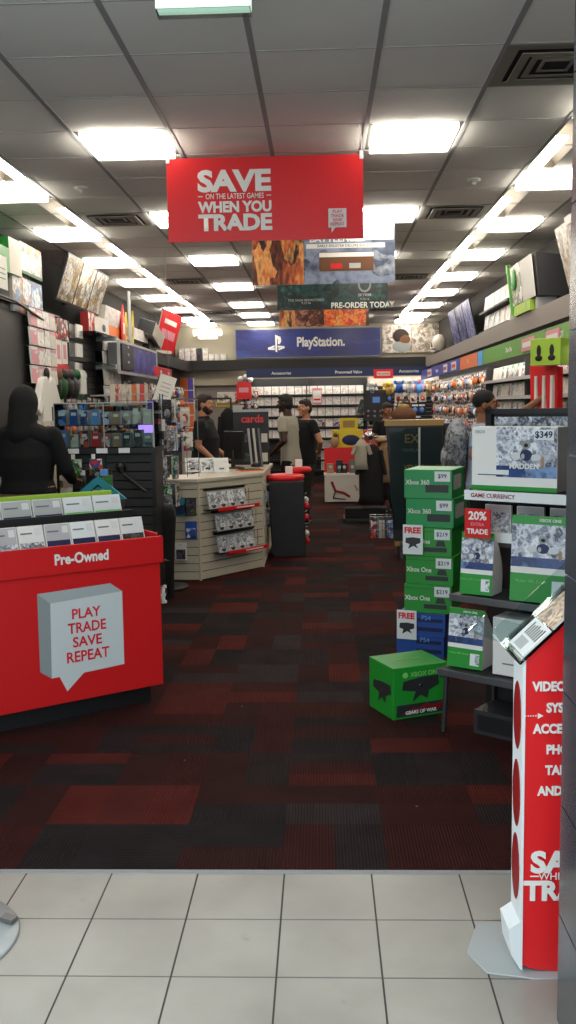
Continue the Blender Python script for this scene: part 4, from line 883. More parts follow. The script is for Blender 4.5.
# slatwall with hung accessories, far half of the right wall
m = MB(); m.box(-3.6, 3.6, 0, .1, .02, 2.1, 'slat_dark')
for k in range(26): m.box(-3.6, 3.6, -.01, 0, .04+k*.079, .04+k*.079+.07, 'dark_grey')
tag(m.build('slatwall_panel', None, (2.38, 16.3, 0), HR), 'dark slatwall panel behind hung accessories on the right wall', 'slatwall')
bl = ['confetti', 'confetti_blue', 'confetti_red', 'confetti_pale', 'cover_white', 'cover', 'patterned', 'cover_dark', 'purple', 'orange', 'red', 'confetti']
def blm(front, bub, w=.15, h=.2):
    m = MB(); m.box(-w/2, w/2, 0, .004, -h, 0, {'*': 'off_white', 'F': front}); m.ell((0, -.012, -h*.6), (w*.33, .03, h*.27), bub, 8, 6); m.box(-w*.42, w*.42, -.001, 0, -h*.22, -.01, 'paper'); m.cyl((0, -.06, -h*.06), (0, .04, -h*.06), .004, .004, 'chrome', 6); return m
def pegwall(x, y0, y1, zs, step, rz, side, seed, w=.15, h=.2, axis='y', where='', z_j=.02, picks=None):
    r = random.Random(seed); k = 0; pr = [blm(a, b, w, h) for a, b in [('confetti', 'off_white'), ('confetti_blue', 'confetti_pale'), ('off_white', 'confetti_red'), ('confetti_pale', 'black'), ('cover_dark', 'confetti'), ('confetti_red', 'paper'), ('patterned', 'orange'), ('navy', 'sky')]]
    if picks: pr = [pr[i] for i in picks]
    bk = [[] for _ in pr]
    for i, z in enumerate(zs):
        y = y0
        while y < y1:
            loc = (x, y, z+r.uniform(-z_j, z_j)) if axis == 'y' else (y, x, z+r.uniform(-z_j, z_j))
            bk[r.randrange(len(pr))].append((loc, rz, ('carded accessory hanging in the %s peg row of the %s' % (ords[i] if i else 'top', where), '%s peg row of the %s' % (ords[i] if i else 'top', where)))); y += step*r.uniform(.85, 1.15)
    for p_, b_ in zip(pr, bk):
        if b_: copies(p_.build('blister_pack'), b_, 'product pack')
pegwall(2.32, 12.85, 19.7, [2.06, 1.84, 1.62, 1.40, 1.18], .21, HR, 'right', 21, where='far right wall')
# back wall right part
m = MB(); m.box(-.76, .74, 0, .1, .02, 2.2, 'slat')
for k in range(27): m.box(-.76, .74, -.008, 0, .04+k*.079, .04+k*.079+.07, 'off_white' if k > 24 else 'slat_dark')
tag(m.build('slatwall_panel', None, (1.75, yb+.12, 0)), 'slatwall panel of plush and boxed figures on the back wall', 'slatwall')
def plush(name, body, head, u, v, label, s=1.0):
    p = atY(u, v, yb-.02); m = MB(); m.box(-.11*s, .11*s, .02, .03, -.26*s, .06*s, {'*': 'off_white', 'F': body}); m.ell((0, -.03, -.1*s), (.09*s, .06, .1*s), body, 10, 7); m.ell((0, -.04, .05*s), (.055*s, .05, .055*s), head, 10, 7)
    for q in (-1, 1): m.ell((q*.09*s, -.04, -.08*s), (.03*s, .03, .07*s), head, 8, 6)
    tag(m.build(name, None, (p.x, p.y, p.z-.05)), label, 'plush toy')
for k, (u, b_, h_) in enumerate(((372, 'patterned', 'off_white'), (388, 'gold', 'yellow'), (399, 'blue', 'paper'), (409, 'light_grey', 'paper'), (419, 'sky', 'pink'), (431, 'tan', 'off_white'))):
    plush('plush_toy', b_, h_, u, 381 if k > 1 else 384, '%s hanging toy in the top row of the back wall, %s from the left' % (b_.replace('_', ' '), ords[k] if k else 'first'))
pegwall(yb-.01, 1.05, 2.15, [1.86, 1.62, 1.38, 1.14], .17, 0, 'back', 33, axis='x', where='back wall beside the black board', w=.15, h=.21, picks=[3, 4, 7, 2])
m = MB(); m.box(-.23, .23, -.02, 0, 0, .64, 'black'); m.box(-.1, .14, -.022, -.02, .34, .54, 'navy'); m.box(-.05, .1, -.024, -.022, .38, .5, 'sky')
for i in range(2):
    for k in range(3): m.ell((-.14+.13*k, -.03, .1+.1*i), (.03, .012, .03), 'mid_grey', 8, 6)
tag(m.build('controller_board', None, (1.13, yb-.08, 1.28)), 'black accessory board with a blue badge on the back wall', 'display board')
# back wall game cases
protos = [casem('cover_white', 'white', .15, .175), casem('cover_white', 'off_white', .15, .175), casem('cover', 'paper', .15, .175), casem('cover_white', 'light_grey', .15, .175)]
bk = [[] for _ in protos]; r = random.Random(9)
for i, z in enumerate(rows[:5]):
    x = -1.45
    while x < .9:
        bk[r.randrange(4) if r.random() > .5 else 0].append(((x, yb+.03, z+.002), (-.1, 0, r.uniform(-.03, .03)), ('pale game case facing out on the %s back wall shelf' % ords[i].replace('nearest', 'top'), 'game cases on the %s back wall shelf' % ords[i].replace('nearest', 'top')))); x += .162
for p_, b_ in zip(protos, bk): copies(p_.build('game_case'), b_, 'game case')
m = MB(); m.box(-.012, .012, 0, .13, 0, .175, 'paper'); m.box(-.01, .01, -.001, 0, .02, .15, 'light_grey'); sp1 = m.build('game_case')
sp = []
for i, z in enumerate(rows[5:]):
    x = .0
    while x < .5: sp.append(((x, yb+.04, z+.002), 0, ('white-spined game case filed on the %s back wall shelf' % ords[i+5], 'filed game cases on the %s back wall shelf' % ords[i+5]))); x += .031
copies(sp1, sp, 'game case')
p = atY(317, 388, yb-.05); m = MB(); m.box(-.1, .1, 0, .006, -.34, 0, 'pink'); m.box(-.085, .085, -.001, 0, -.3, -.05, 'paper'); m.box(-.07, .07, -.002, 0, -.26, -.22, 'red')
tag(m.build('shelf_sign', None, (p.x, p.y, p.z)), 'pale pink sheet hanging in front of the back wall shelves', 'sign')
p = atY(365, 408, yb-.1); m = MB(); m.box(-.12, .12, 0, .02, 0, .3, {'*': 'off_white', 'F': 'cover_dark'}, Ry(.3)); m.box(.02, .04, -.002, 0, .0, .28, 'pink', Ry(.3)); tag(m.build('shelf_sign', None, (.86, yb-.06, 1.42)), 'tilted dark framed card at the right end of the back wall shelves', 'sign')
# red bag cluster at the left end of shelves
t = T('hanging_bag', 'red carrier bag with white soft toys hanging at the left end of the back shelves', 'bag', (-1.62, yb-.06, 1.78))
m = MB(); m.prism([(-.17, 0), (.17, 0), (.15, .36), (-.13, .36)], -.04, .04, 'red', 'y'); m.box(-.1, .1, -.042, -.04, .14, .24, 'pink'); m.build('bag', t)
for x, z in ((-.06, .42), (.05, .46), (.14, .4)): m = MB(); m.ell((x, -.02, z), (.06, .05, .06), 'paper'); m.build('soft_toy', t)
pegwall(yb-.05, -1.66, -1.3, [2.0, 1.72, 1.46, 1.2], .14, 0, 'back', 35, axis='x', where='strip left of the back shelves', w=.1, h=.2)
# orange boxes beside the grey door
for k in range(5):
    z = .95+k*.26; c = ['orange', 'confetti_red', 'orange', 'orange', 'orange'][k] if k != 3 else 'pink'
    m = MB(); m.box(-.15, .03, 0, .2, 0, .24, {'*': 'off_white', 'F': ['confetti_red', 'orange', 'confetti_red', 'orange', 'orange'][k]}); m.box(.035, .15, 0, .2, 0, .24, {'*': 'off_white', 'F': 'purple' if k > 2 else 'orange'})
    m.box(-.15, .15, .0, .2, -.016, -.002, 'paper')
    tag(m.build('product_box', None, (-2.82, yb-.22, z)), 'orange boxed product left of the grey door, %s of five stacked' % ['lowest', 'second from bottom', 'middle', 'second from top', 'topmost'][k], 'product box', 'orange boxes by the grey door')
m = MB(); m.box(-.16, .16, 0, .22, 0, .93, 'off_white'); m.box(-.16, .16, -.01, 0, .86, .93, 'paper'); tag(m.build('pedestal', None, (-2.82, yb-.23, 0)), 'pale pedestal under the orange boxes by the door', 'pedestal')
# ------------------------------------------------------------------ right ledge
t = T('leaning_poster', 'large pale brown poster leaning on the right ledge nearest the entrance', 'poster', (2.36, 8.5, 2.578), HR)
M = Rx(.26); m = MB(); m.box(-.55, .5, -.0, .02, 0, .66, {'*': 'light_grey', 'F': 'madden_wall'}, M); m.build('print', t); m = MB(); m.box(-.12, .1, -.015, .03, .62, .69, 'paper', M); m.build('top_clip', t); m = MB(); m.box(-.03, .03, -.03, .05, 0, .04, 'chrome', M); m.build('foot_clip', t)
t = T('console_display', 'dark grey box with green and white face standing on the right ledge', 'display', (2.2, 10.25, 2.578), HR)
m = MB(); m.prism([(.0, .12), (-.05, .54), (.28, .5), (.28, .1)], -.42, .6, ['fascia_black', 'dark_grey', 'dark_grey', 'dark_grey'], 'x', cap='dark_grey'); m.build('housing', t)
m = MB(); M = Tr(0, -.005, .12) @ Rx(.12); m.box(-.58, -.05, -.025, -.012, .0, .42, 'xbox_poster', M); m.box(-.05, .5, -.02, -.01, .0, .42, 'paper', M); m.box(-.6, -.56, -.05, .0, -.1, .46, 'green_light', M); m.ell((-.36, -.03, .27), (.12, .015, .12), 'green', M=M); m.build('front_print', t)
m = MB(); m.box(-.5, .3, -.03, .12, 0, .11, {'*': 'lime', 'F': 'lime'}); m.box(.1, .11, -.031, 0, 0, .11, 'green'); m.build('lower_carton', t); m = MB(); m.box(.42, .47, .0, .2, 0, .11, 'light_grey'); m.build('support', t)
t = T('ledge_rack', 'dark two-tier rack of boxed games on the right ledge', 'rack', (2.3, 12.4, 2.578), HR)
for z in (.02, .28): m = MB(); m.box(-1.0, 1.0, -.08, .18, z-.02, z, 'black'); m.build('tier', t)
m = MB(); m.box(-1.0, 1.0, .16, .18, 0, .5, 'black'); m.build('back', t)
for i in range(2):
    for k in range(5):
        m = MB(); m.box(-.16, .16, 0, .08, 0, .21, {'*': 'paper', 'F': 'cover_sports' if i == 0 and k < 3 else 'cover_white'}, Rx(-.1)); m.box(-.16, -.13, -.002, 0, 0, .21, 'off_white', Rx(-.1))
        tag(m.build('game_box', None, (2.28, 13.2-k*.37, 2.6+.26*i), HR), 'boxed game on the %s tier of the right ledge rack, %s from the far end' % (['lower', 'upper'][i], ords[k] if k else 'first'), 'game box', 'boxed games in the ledge rack')
t = T('ledge_sign', 'three dark blue-violet picture boards leaning on the far right ledge', 'sign', (2.36, 15.2, 2.578), HR)
for k in range(3): m = MB(); m.box(-1.5+k*.78, -.76+k*.78, 0, .02, .04, .62, {'*': 'black', 'F': 'ps_sign2'}, Rx(.22)); m.build('board', t)
t = T('helmet_display', 'white and bronze football helmet figure at the far right ledge', 'figure', (2.32, 18.4, 2.578), HR)
m = MB(); m.ell((0, -.03, .2), (.2, .14, .17), 'off_white'); m.build('shell', t); m = MB(); m.ell((-.08, -.1, .17), (.12, .08, .09), 'brown'); m.tube([(-.2, -.1, .1), (-.05, -.2, .1), (.15, -.14, .1)], .015, 'light_grey'); m.build('face_guard', t); m = MB(); m.lathe([(.14, 0), (.14, .03), (.1, .05)], 'black'); m.build('stand', t)
# red headphone tower on the right wall
t = T('promo_stand', 'red tapering promo stand with vertical white lettering by the right wall', 'stand', (1.93, 8.15, 0), HR+.5)
m = MB()
for k in range(3): m.prism([(-.17+k*.12, 1.1), (-.06+k*.12, 1.1), (-.07+k*.12, 1.92), (-.22+k*.12, 1.96)], -.02*k, .06-.02*k, 'red', 'y'); m.box(-.13+k*.12, -.10+k*.12, -.025-.02*k, -.02*k, 1.15, 1.85, 'paper')
m.build('panels', t); m = MB(); m.cyl((-.0, .06, .02), (0, .06, 1.12), .03, .03, 'dark_grey'); m.lathe([(.2, 0), (.2, .02), (.04, .04)], 'dark_grey', (0, .06, 0)); m.build('post', t)
t = T('controller_box', 'bright green carton with two black controllers on top of the red stand', 'box', (1.93, 8.0, 1.93), HR+.8)
m = MB(); m.box(-.14, .14, -.1, .06, 0, .22, {'*': 'paper', 'F': 'lime', 'R': 'lime'}); m.build('carton', t, bevel=.003); 
for s in (-1, 1): m = MB(); m.ell((s*.06, -.101, .12), (.022, .004, .05), 'black'); m.ell((s*.06, -.102, .06), (.035, .004, .025), 'black'); m.build('controller_print', t)
# ------------------------------------------------------------------ LEFT WALL
def wb(name, u0, u1, vt, vb, X, depth, mats, label, cat, group=None, z0=None, tilt=0, bevel=0, extra=None):
    a = atX(u0, vb, X); b = atX(u1, vb, X); um = (u0+u1)/2; z = atX(um, vb, X).z; z1 = atX(um, vt, X).z
    w = abs(b.y-a.y)/2; h = z1-z
    if z0 is not None: z = z0
    m = MB(); m.box(-w, w, 0, depth, 0, h, mats, Rx(tilt) if tilt else None)
    if extra: extra(m, w, h)
    return tag(m.build(name, None, (X, (a.y+b.y)/2, z), HL if X < 0 else HR, bevel=bevel), label, cat, group)
LX = -2.85
t = T('wall_partition', 'tall plain black display panel at the left wall nearest the entrance', 'partition', (-2.83, 8.1, 0), HL)
m = MB(); m.box(-2.6, 1.0, 0, .22, .0, 2.6, 'black'); m.build('panel', t, bevel=.004); m = MB(); m.tube([(-1.9, -.12, 2.62), (.4, -.1, 2.6), (1.35, -.06, 2.52)], .012, 'black'); m.cyl((1.35, -.06, 2.52), (1.42, -.05, 1.6), .008, .008, 'black'); m.build('hanging_bar', t)
t = T('slatwall_panel', 'black slatwall carrying racks on the left wall', 'slatwall', (-2.9, 11.4, 0), HL)
m = MB(); m.box(-2.2, 2.4, .0, .15, 0, 2.6, 'black_matte'); [m.box(-2.2, 2.4, -.008, 0, .04+k*.08, .04+k*.08+.07, 'black') for k in range(32)]; m.build('panel', t)
# white rack: four rows of four cases
def caserack(u0, u1, v0, v1, nr, nc, label, gl, front, pos):
    a = atX(u0, v1, LX); b = atX(u1, v1, LX); zt = atX((u0+u1)/2, v0, LX).z; zb = atX((u0+u1)/2, v1, LX).z; W_ = b.y-a.y; Hh = (zt-zb)/nr
    t = T('case_rack', label, 'rack', (LX, (a.y+b.y)/2, zb), HL)
    for i in range(nr): m = MB(); m.box(-W_/2, W_/2, -.05, .04, i*Hh-.008, i*Hh, 'black'); m.build('shelf', t)
    m = MB(); m.box(-W_/2, W_/2, .03, .045, 0, zt-zb, 'black'); m.build('back', t)
    pr = [casem(f, s, W_/nc*.94, Hh*.93) for f, s in front]; bk = [[] for _ in pr]
    for i in range(nr):
        for k in range(nc):
            bk[k % len(pr)].append(((LX+.09, a.y+W_*(k+.5)/nc, zb+i*Hh+.001), (-.06, 0, HL), ('pale boxed game in the %s row of the %s' % (['lowest', 'second lowest', 'second highest', 'top'][i] if nr == 4 else str(i), pos), gl)))
    for p_, b_ in zip(pr, bk): copies(p_.build('game_case'), b_, 'game case')
caserack(24, 50, 311, 384, 4, 4, 'four-row rack of pale pink and mint games on the left wall', 'pale games in the near left wall rack', [('pink', 'white'), ('cover_white', 'pink'), ('cover_white', 'white'), ('off_white', 'pink')], 'near left wall rack')
caserack(99, 116, 336, 402, 4, 2, 'narrow four-row rack of silver games on the left wall', 'silver games in the narrow left wall rack', [('cover_white', 'light_grey'), ('light_grey', 'white')], 'narrow left wall rack')
wb('red_box', 49, 69, 318, 340, LX+.03, .12, {'*': 'red', 'F': 'confetti_red'}, 'red boxed product at the top of the red column on the left wall', 'product box')
for k in range(3): wb('white_box', 50.5+k*6, 56+k*6, 340, 364, LX+.03, .1, {'*': 'off_white', 'F': 'paper'}, 'slim white box in the red column on the left wall, %s of three' % ['left', 'middle', 'right'][k], 'product box', extra=lambda m, w, h: m.box(-w*.5, w*.5, -.002, 0, h*.2, h*.8, 'pink'))
wb('red_tray', 50, 69, 364, 373, LX+.06, .15, 'red', 'red tray at the foot of the red column on the left wall', 'tray')
for k in range(3):
    wb('green_box', 69.5, 78, 325+k*18.5, 339+k*18.5, LX+.04, .12, {'*': 'green_dark', 'F': 'cover_dark'}, 'dark green game box in the column beside the red one, %s' % ['top', 'middle', 'bottom'][k], 'game box'); wb('white_box', 77, 83, 325+k*19, 338+k*19, LX+.06, .02, 'paper', 'white slip case leaning in the green column, %s' % ['top', 'middle', 'bottom'][k], 'game box')
for k, v in enumerate((337, 366)):
    p = atX(90, v, LX); t = T('glass_shelf', 'short grey bracketed shelf jutting from the black wall, %s' % ['upper', 'lower'][k], 'shelf', (LX, p.y, p.z), HL)
    m = MB(); m.box(-.75, .35, -.25, .0, 0, .015, 'acrylic_frost'); m.build('board', t); m = MB(); m.box(.3, .36, -.26, 0, -.03, .03, 'facet_light'); m.build('end_cap', t)
wb('boxed_stack', 89, 96, 313, 336, LX+.05, .1, {'*': 'dark_red', 'F': 'confetti_red'}, 'dark red boxed stack above the upper grey shelf', 'product box')
wb('game_box', 99, 109, 319, 336, LX+.1, .1, {'*': 'paper', 'F': 'paper'}, 'white boxed game with a round black emblem above the silver rack', 'game box', extra=lambda m, w, h: m.ell((0, -.003, h*.45), (w*.35, .003, h*.22), 'black'))
# hanging row under the racks
for k in range(5):
    u = 55+k*6.2; p = atX(u, 386, LX+.03); m = MB(); m.ell((0, 0, 0), (.14, .07, .15), ['black', 'green_dark', 'black', 'cover_dark', 'green_light'][k], 10, 7); m.ell((0, -.03, .12), (.07, .06, .07), ['brown', 'black', 'dark_grey', 'green_dark', 'paper'][k], 8, 6)
    tag(m.build('plush_toy', None, (p.x, p.y, p.z), HL), '%s soft toy hanging under the left wall racks' % ['black and brown', 'dark green', 'dark grey topped black', 'dark patterned', 'pale green'][k], 'plush toy')
wb('white_box', 82, 87, 378, 394, LX+.1, .1, 'paper', 'upright white box beside the hanging soft toys', 'product box')
# white football jersey card
t = T('jersey', 'white jersey hanging below the near left wall rack', 'jersey', (LX+.12, atX(36, 400, LX).y, 0), HL)
z1 = atX(36, 379, LX).z; z0 = atX(36, 425, LX).z; m = MB(); m.prism([(-.2, z1), (-.08, z1+.02), (.0, z1-.04), (.08, z1+.02), (.2, z1), (.42, z1-.3), (.32, z1-.36), (.22, z1-.24), (.24, z0), (-.24, z0), (-.22, z1-.24), (-.32, z1-.36), (-.42, z1-.3)], -.03, .04, 'paper', 'y'); m.build('cloth', t, bevel=.01)
m = MB(); m.box(.02, .14, -.036, -.03, z1-.5, z1-.28, 'black'); m.box(.05, .1, -.038, -.036, z1-.46, z1-.32, 'paper'); m.build('number_print', t); m = MB(); m.ell((0, 0, z1+.05), (.04, .03, .06), 'black'); m.build('hanger', t)
for k in range(3): wb('white_pack', 35+k*9.5, 43+k*9.5, 421, 447, -2.55+.0, .05, {'*': 'off_white', 'F': 'off_white'}, 'pale boxed headset pack left of the acrylic case, %s of three' % ['left', 'middle', 'right'][k], 'product pack', extra=lambda m, w, h: (m.ell((0, -.004, h*.75), (w*.6, .006, h*.08), 'brown', 8, 6), m.ell((0, -.004, h*.35), (w*.2, .005, h*.06), 'dark_grey', 8, 6)))
m = MB(); m.box(-.7, .9, 0, .22, 0, 1.2, 'slat'); [m.box(-.7, .9, -.008, 0, .03+k*.08, .1+k*.08, 'slat') for k in range(14)]; tag(m.build('gondola', None, (-2.56, 8.1, 0), HL), 'beige slat gondola behind the hooded shopper', 'gondola')
# framed violet poster light box
t = T('light_box', 'grey-framed violet picture box under the left ledge', 'poster', (LX+.22, 14.1, 0), HL+.22)
a = atX(118, 342, -2.6); b = atX(157, 377, -2.6); zt = a.z; zb = b.z; w = (b.y-a.y)/2*.98
t.location = (-2.62, (a.y+b.y)/2, zb); hh = zt-zb
t.rotation_euler.z = HL
m = MB(); m.box(-w, w, -.02, .12, 0, hh, {'*': 'steel', 'F': 'purple_art'}); m.build('picture', t)
m = MB(); f_ = .035; m.box(-w-.02, w+.02, -.035, .0, hh-.0, hh+f_, 'light_grey'); m.box(-w-.02, w+.02, -.035, 0, -f_, 0, 'light_grey'); m.box(-w-.02, -w+.02, -.035, 0, 0, hh, 'light_grey'); m.box(w-.02, w+.02, -.035, 0, 0, hh, 'light_grey'); m.build('frame', t)
m = MB(); m.box(-w+.03, -w*.45, -.06, -.02, .02, hh*.95, 'black'); [m.ell((-w*.72, -.065, .12+.1*k), (.05, .01, .02), 'light_grey', 8, 6) for k in range(4)]; m.build('controller_card', t)
# ledge things on the left
wb('console_box', -14, 10, 243, 268, -2.75, .22, {'*': 'green', 'F': 'green'}, 'green console box high on the left ledge at the frame edge', 'console box', extra=lambda m, w, h: m.ell((w*.45, -.004, h*.45), (w*.18, .004, h*.15), 'green_dark'))
wb('console_box', 10, 22, 240, 275, -2.78, .2, {'*': 'green', 'F': 'off_white'}, 'tall green and white carton beside the green console box on the left', 'console box', z0=None)
wb('leaning_poster', 14, 43, 280, 315, -2.8, .03, {'*': 'off_white', 'F': 'man_poster'}, 'white framed poster of a dark-clad figure, lower of two on the left', 'poster')
wb('leaning_poster', 21, 42, 247, 277, -2.82, .03, {'*': 'green_dark', 'F': 'hero_art'}, 'framed poster with pale figures, upper of two on the left', 'poster', extra=lambda m, w, h: m.box(-w, w, -.003, 0, 0, h*.1, 'green_dark'))
wb('flyer', -6, 8, 255, 288, -2.68, .01, 'paper', 'white paper hanging below the green console box at the left edge', 'flyer', extra=lambda m, w, h: [m.box(-w*.7, w*.7, -.002, 0, h*(.3+.15*k), h*(.33+.15*k), 'green') for k in range(3)])
# the upper storage ledge carrying those
m = MB(); m.box(-1.2, 1.4, -.0, .32, -.02, .0, 'black'); m.box(-1.2, 1.4, .3, .32, 0, .7, 'dark_grey'); tag(m.build('upper_shelf', None, (-2.78, 8.7, 2.62), HL), 'black shelf above the tall black display panel on the left wall', 'shelf')
t = T('triptych_poster', 'three-panel gold and grey poster leaning out high on the left wall', 'poster', (-2.72, 0, 0), HL)
a = atX(55.5, 299, -2.86); b = atX(98, 316, -2.86); t.location = (-2.86, (a.y+b.y)/2, (a.z+b.z)/2); w = (b.y-a.y)/2; hh = .52; M = Rx(.33)
for k in range(3): m = MB(); x0 = -w+2*w*k/3; m.box(x0+.02, x0+2*w/3-.02, -.005, .015, .02, hh-.02, {'*': 'black', 'F': 'tri_art'}, M); m.build('picture', t)
m = MB(); m.box(-w, w, .0, .03, 0, hh, 'black', M); m.build('frame', t); m = MB(); m.cyl((0, .03, .1), (0, .2, .05), .02, .02, 'black'); m.build('bracket', t)
LZ = 2.561
def ledge(name, u0, u1, vt, X, depth, mats, label, cat, **k): return wb(name, u0, u1, vt, 342, X, depth, mats, label, cat, **k)
wb('game_box', 104, 121, 309, 326, -2.8, .2, {'*': 'off_white', 'F': 'cover_white'}, 'wide pale boxed bundle tilted on the left ledge', 'game box', tilt=.15); wb('game_box', 109, 122, 327, 339, -2.8, .15, {'*': 'orange', 'F': 'orange'}, 'low orange box under the tilted bundle on the left ledge', 'game box')
t = T('promo_fan', 'fan of red and yellow cards around a grey post on the left ledge', 'promo stand', (-2.75, atX(128, 340, -2.75).y, 2.562), HL)
for k, (x, c, h_) in enumerate(((-.3, 'red', .5), (-.12, 'yellow', .42), (.12, 'yellow', .48), (.28, 'yellow', .5))):
    m = MB(); M = Tr(x, .0, 0) @ Ry(.12+.08*(k-1.5)); m.prism([(-.09, 0), (.09, 0), (.1, h_*.5), (0, h_), (-.09, h_*.5)], -.01, .01, c, 'y', M); m.box(-.05, .05, -.012, -.01, h_*.2, h_*.5, 'paper' if c == 'red' else 'gold', M); m.build('card', t)
m = MB(); m.cyl((0, -.03, 0), (0, -.03, .72), .025, .025, 'light_grey'); m.build('post', t)
wb('game_box', 133, 148, 330, 341, -2.8, .16, {'*': 'paper', 'F': 'cover_white'}, 'row of white slip boxes at the foot of the fan on the left ledge', 'game box')
t = T('projector_box', 'cream boxed console tilted outward on the left ledge before the red poster', 'box', (-2.8, atX(148, 335, -2.8).y+.2, 2.72), HL)
m = MB(); M = Rx(.3) @ Ry(.15); m.box(-.6, .5, -.12, .15, 0, .22, {'*': 'off_white', 'F': 'off_white', 'L': 'dark_grey'}, M); m.build('carton', t, bevel=.01); m = MB(); m.box(-.2, .2, -.02, .1, -.16, .02, 'dark_grey'); m.build('stand', t)
t = T('leaning_poster', 'narrow red poster with white lettering leaning on the far left ledge', 'poster', (-2.72, atX(164, 355, -2.72).y, 2.562), HL-.4)
m = MB(); M = Rx(.2) @ Ry(.16); m.box(-.35, .3, -.01, .01, .05, .72, {'*': 'paper', 'F': 'red'}, M); m.box(-.25, .2, -.013, -.01, .25, .4, 'pink', M); m.box(-.22, .18, -.013, -.01, .5, .58, 'paper', M); m.build('print', t); m = MB(); m.box(-.3, .2, -.03, .06, 0, .05, 'off_white'); m.build('foot', t)
# ledge under the fan
# the left wall below: pegs between the racks and the door
pegwall(-2.82, 13.6, 19.2, [2.02, 1.80, 1.58, 1.36, 1.14], .3, HL, 'left', 51, w=.24, h=.2, where='far left wall')
pegwall(-2.84, 9.4, 13.4, [1.76, 1.52, 1.28], .26, HL, 'left', 52, w=.2, h=.2, where='left wall behind the acrylic case')
m = MB(); m.box(-2.9, 3.0, 0, .16, 0, 2.35, 'slat_dark'); tag(m.build('slatwall_panel', None, (-2.93, 16.6, 0), HL), 'dark slatwall panel along the far left wall', 'slatwall')
wb('round_sign', 157, 172, 368, 377, -2.3, .04, {'*': 'red', 'F': 'red'}, 'bright red rounded sign with white spots above the long tilted tag', 'sign', bevel=.02, extra=lambda m, w, h: [m.ell((x, -.004, h*.45), (.08, .006, .03), 'paper', 8, 6) for x in (-w*.5, w*.5)])
p = atY(158, 412, 10.5); t = T('price_list', 'long tilted white price list hanging by the acrylic case', 'sign', (p.x, 10.5, p.z))
m = MB(); M = Ry(.34); m.box(-.1, .09, 0, .006, 0, .42, 'paper', M); [m.box(-.06, .05, -.001, 0, .1+.045*k, .112+.045*k, 'light_grey', M) for k in range(6)]; m.build('sheet', t); m = MB(); m.cyl((.13, .0, .4), (.13, .0, H-p.z-.003), .002, .002, 'tee', 6); m.build('string', t)
for k in range(10):
    u = 118+(k % 5)*8; v = 386+(k//5)*10; p = atX(u, v, -2.45); m = MB(); m.box(-.17, .17, 0, .06, -.1, .02, {'*': 'off_white', 'F': ['confetti_red', 'confetti_pale', 'orange', 'red', 'confetti'][k % 5]}, None); m.box(-.18, .18, -.01, .3, -.12, -.105, 'light_grey')
    tag(m.build('product_box', None, (p.x, p.y, p.z), HL), 'reddish flat box on the %s step under the violet picture box, %s from the left' % (['upper', 'lower'][k//5], ords[k % 5] if k % 5 else 'first'), 'product box', 'boxes under the violet picture box')
pegwall(8.9, -1.9, -1.2, [1.62, 1.40], .13, 0, 'x', 57, axis='x', w=.09, h=.18, where='wire grid behind the spinner rack')
t = T('wire_grid', 'wire grid stand behind the spinner rack', 'rack', (-1.55, 8.93, 0)); m = MB()
for k in range(8): m.box(-.4+k*.11, -.395+k*.11, .0, .006, .0, 1.7, 'steel')
for k in range(9): m.box(-.4, .38, .0, .006, .1+.2*k, .105+.2*k, 'steel')
m.build('grid', t)
# ================================================================== MIDDLE OF THE SHOP
t = T('promo_bin', 'white bin printed with a lounging chair under a red header board', 'bin', (.345, 15.6, 0))
m = MB(); m.box(-.3, .3, 0, .4, .02, .48, 'off_white'); m.box(-.31, .31, -.01, .41, .46, .49, 'paper'); m.build('bin', t); m = MB()
m.tube([(-.18, -.006, .36), (-.12, -.006, .2), (.02, -.006, .17), (.12, -.006, .1)], .02, 'dark_red', 8); m.tube([(-.12, -.006, .2), (-.16, -.006, .08), (.05, -.006, .06)], .01, 'black', 8); m.tube([(.2, -.006, .3), (.25, -.006, .2)], .012, 'tan', 8); m.build('chair_print', t)
m = MB(); m.box(-.3, .3, .3, .33, .49, .91, 'red'); m.build('header_board', t)
for k, (x, c) in enumerate(((-.2, 'tan'), (-.05, 'cover_dark'), (.03, 'dark_grey'), (.17, 'mid_grey'))):
    m = MB(); m.box(-.055, .055, 0, .1, 0, .16+.06*(k % 2), {'*': c, 'F': c if k != 1 else 'cover_dark'}); m.ell((0, -.002, .1), (.03, .012, .03), 'light_grey', 8, 6); tag(m.build('gadget_box', None, (.345+x, 15.68, .491)), '%s boxed gadget standing in the white bin, %s from left' % (c.replace('_', ' '), ords[k] if k else 'first'), 'gadget box')
m = MB(); m.box(-.26, .26, 0, .3, 0, .3, {'*': 'yellow', 'F': 'yellow'}); m.ell((.06, -.004, .13), (.15, .01, .09), 'navy'); m.box(-.22, -.14, -.002, 0, .08, .24, 'gold'); tag(m.build('product_box', None, (.44, 16.0, .90)), 'larger yellow boxed product with a dark blue oval', 'product box')
m = MB(); m.box(-.15, .15, 0, .25, 0, .2, {'*': 'yellow'}); m.box(-.1, .1, -.002, 0, .04, .16, 'gold'); tag(m.build('product_box', None, (.47, 16.02, 1.201)), 'smaller yellow box on top of the larger yellow one', 'product box')
m = MB(); m.box(-.3, .3, .0, .4, 0, .9, 'dark_red'); tag(m.build('pedestal', None, (.44, 16.1, 0)), 'dark red pedestal under the yellow boxes', 'pedestal')
m = MB(); m.ell((0, 0, .1), (.07, .06, .1), 'tan'); m.ell((.02, 0, .22), (.04, .04, .04), 'brown'); tag(m.build('figurine', None, (.22, 15.95, 1.203-.3+.0)), 'small tan figurine beside the yellow boxes', 'figurine')
t = T('promo_tower', 'tall red tower with white lettering beside the yellow boxes', 'promo stand', (.91, 15.8, 0)); m = MB(); m.box(-.2, .2, 0, .25, .0, 1.2, {'*': 'red_matte', 'T': 'light_grey'}); m.build('tower', t)
text('P', .2, 'pink', t, (-.1, -.004, .9), bold=.03); text('Y', .16, 'pink', t, (-.1, -.004, 1.08), bold=.03)
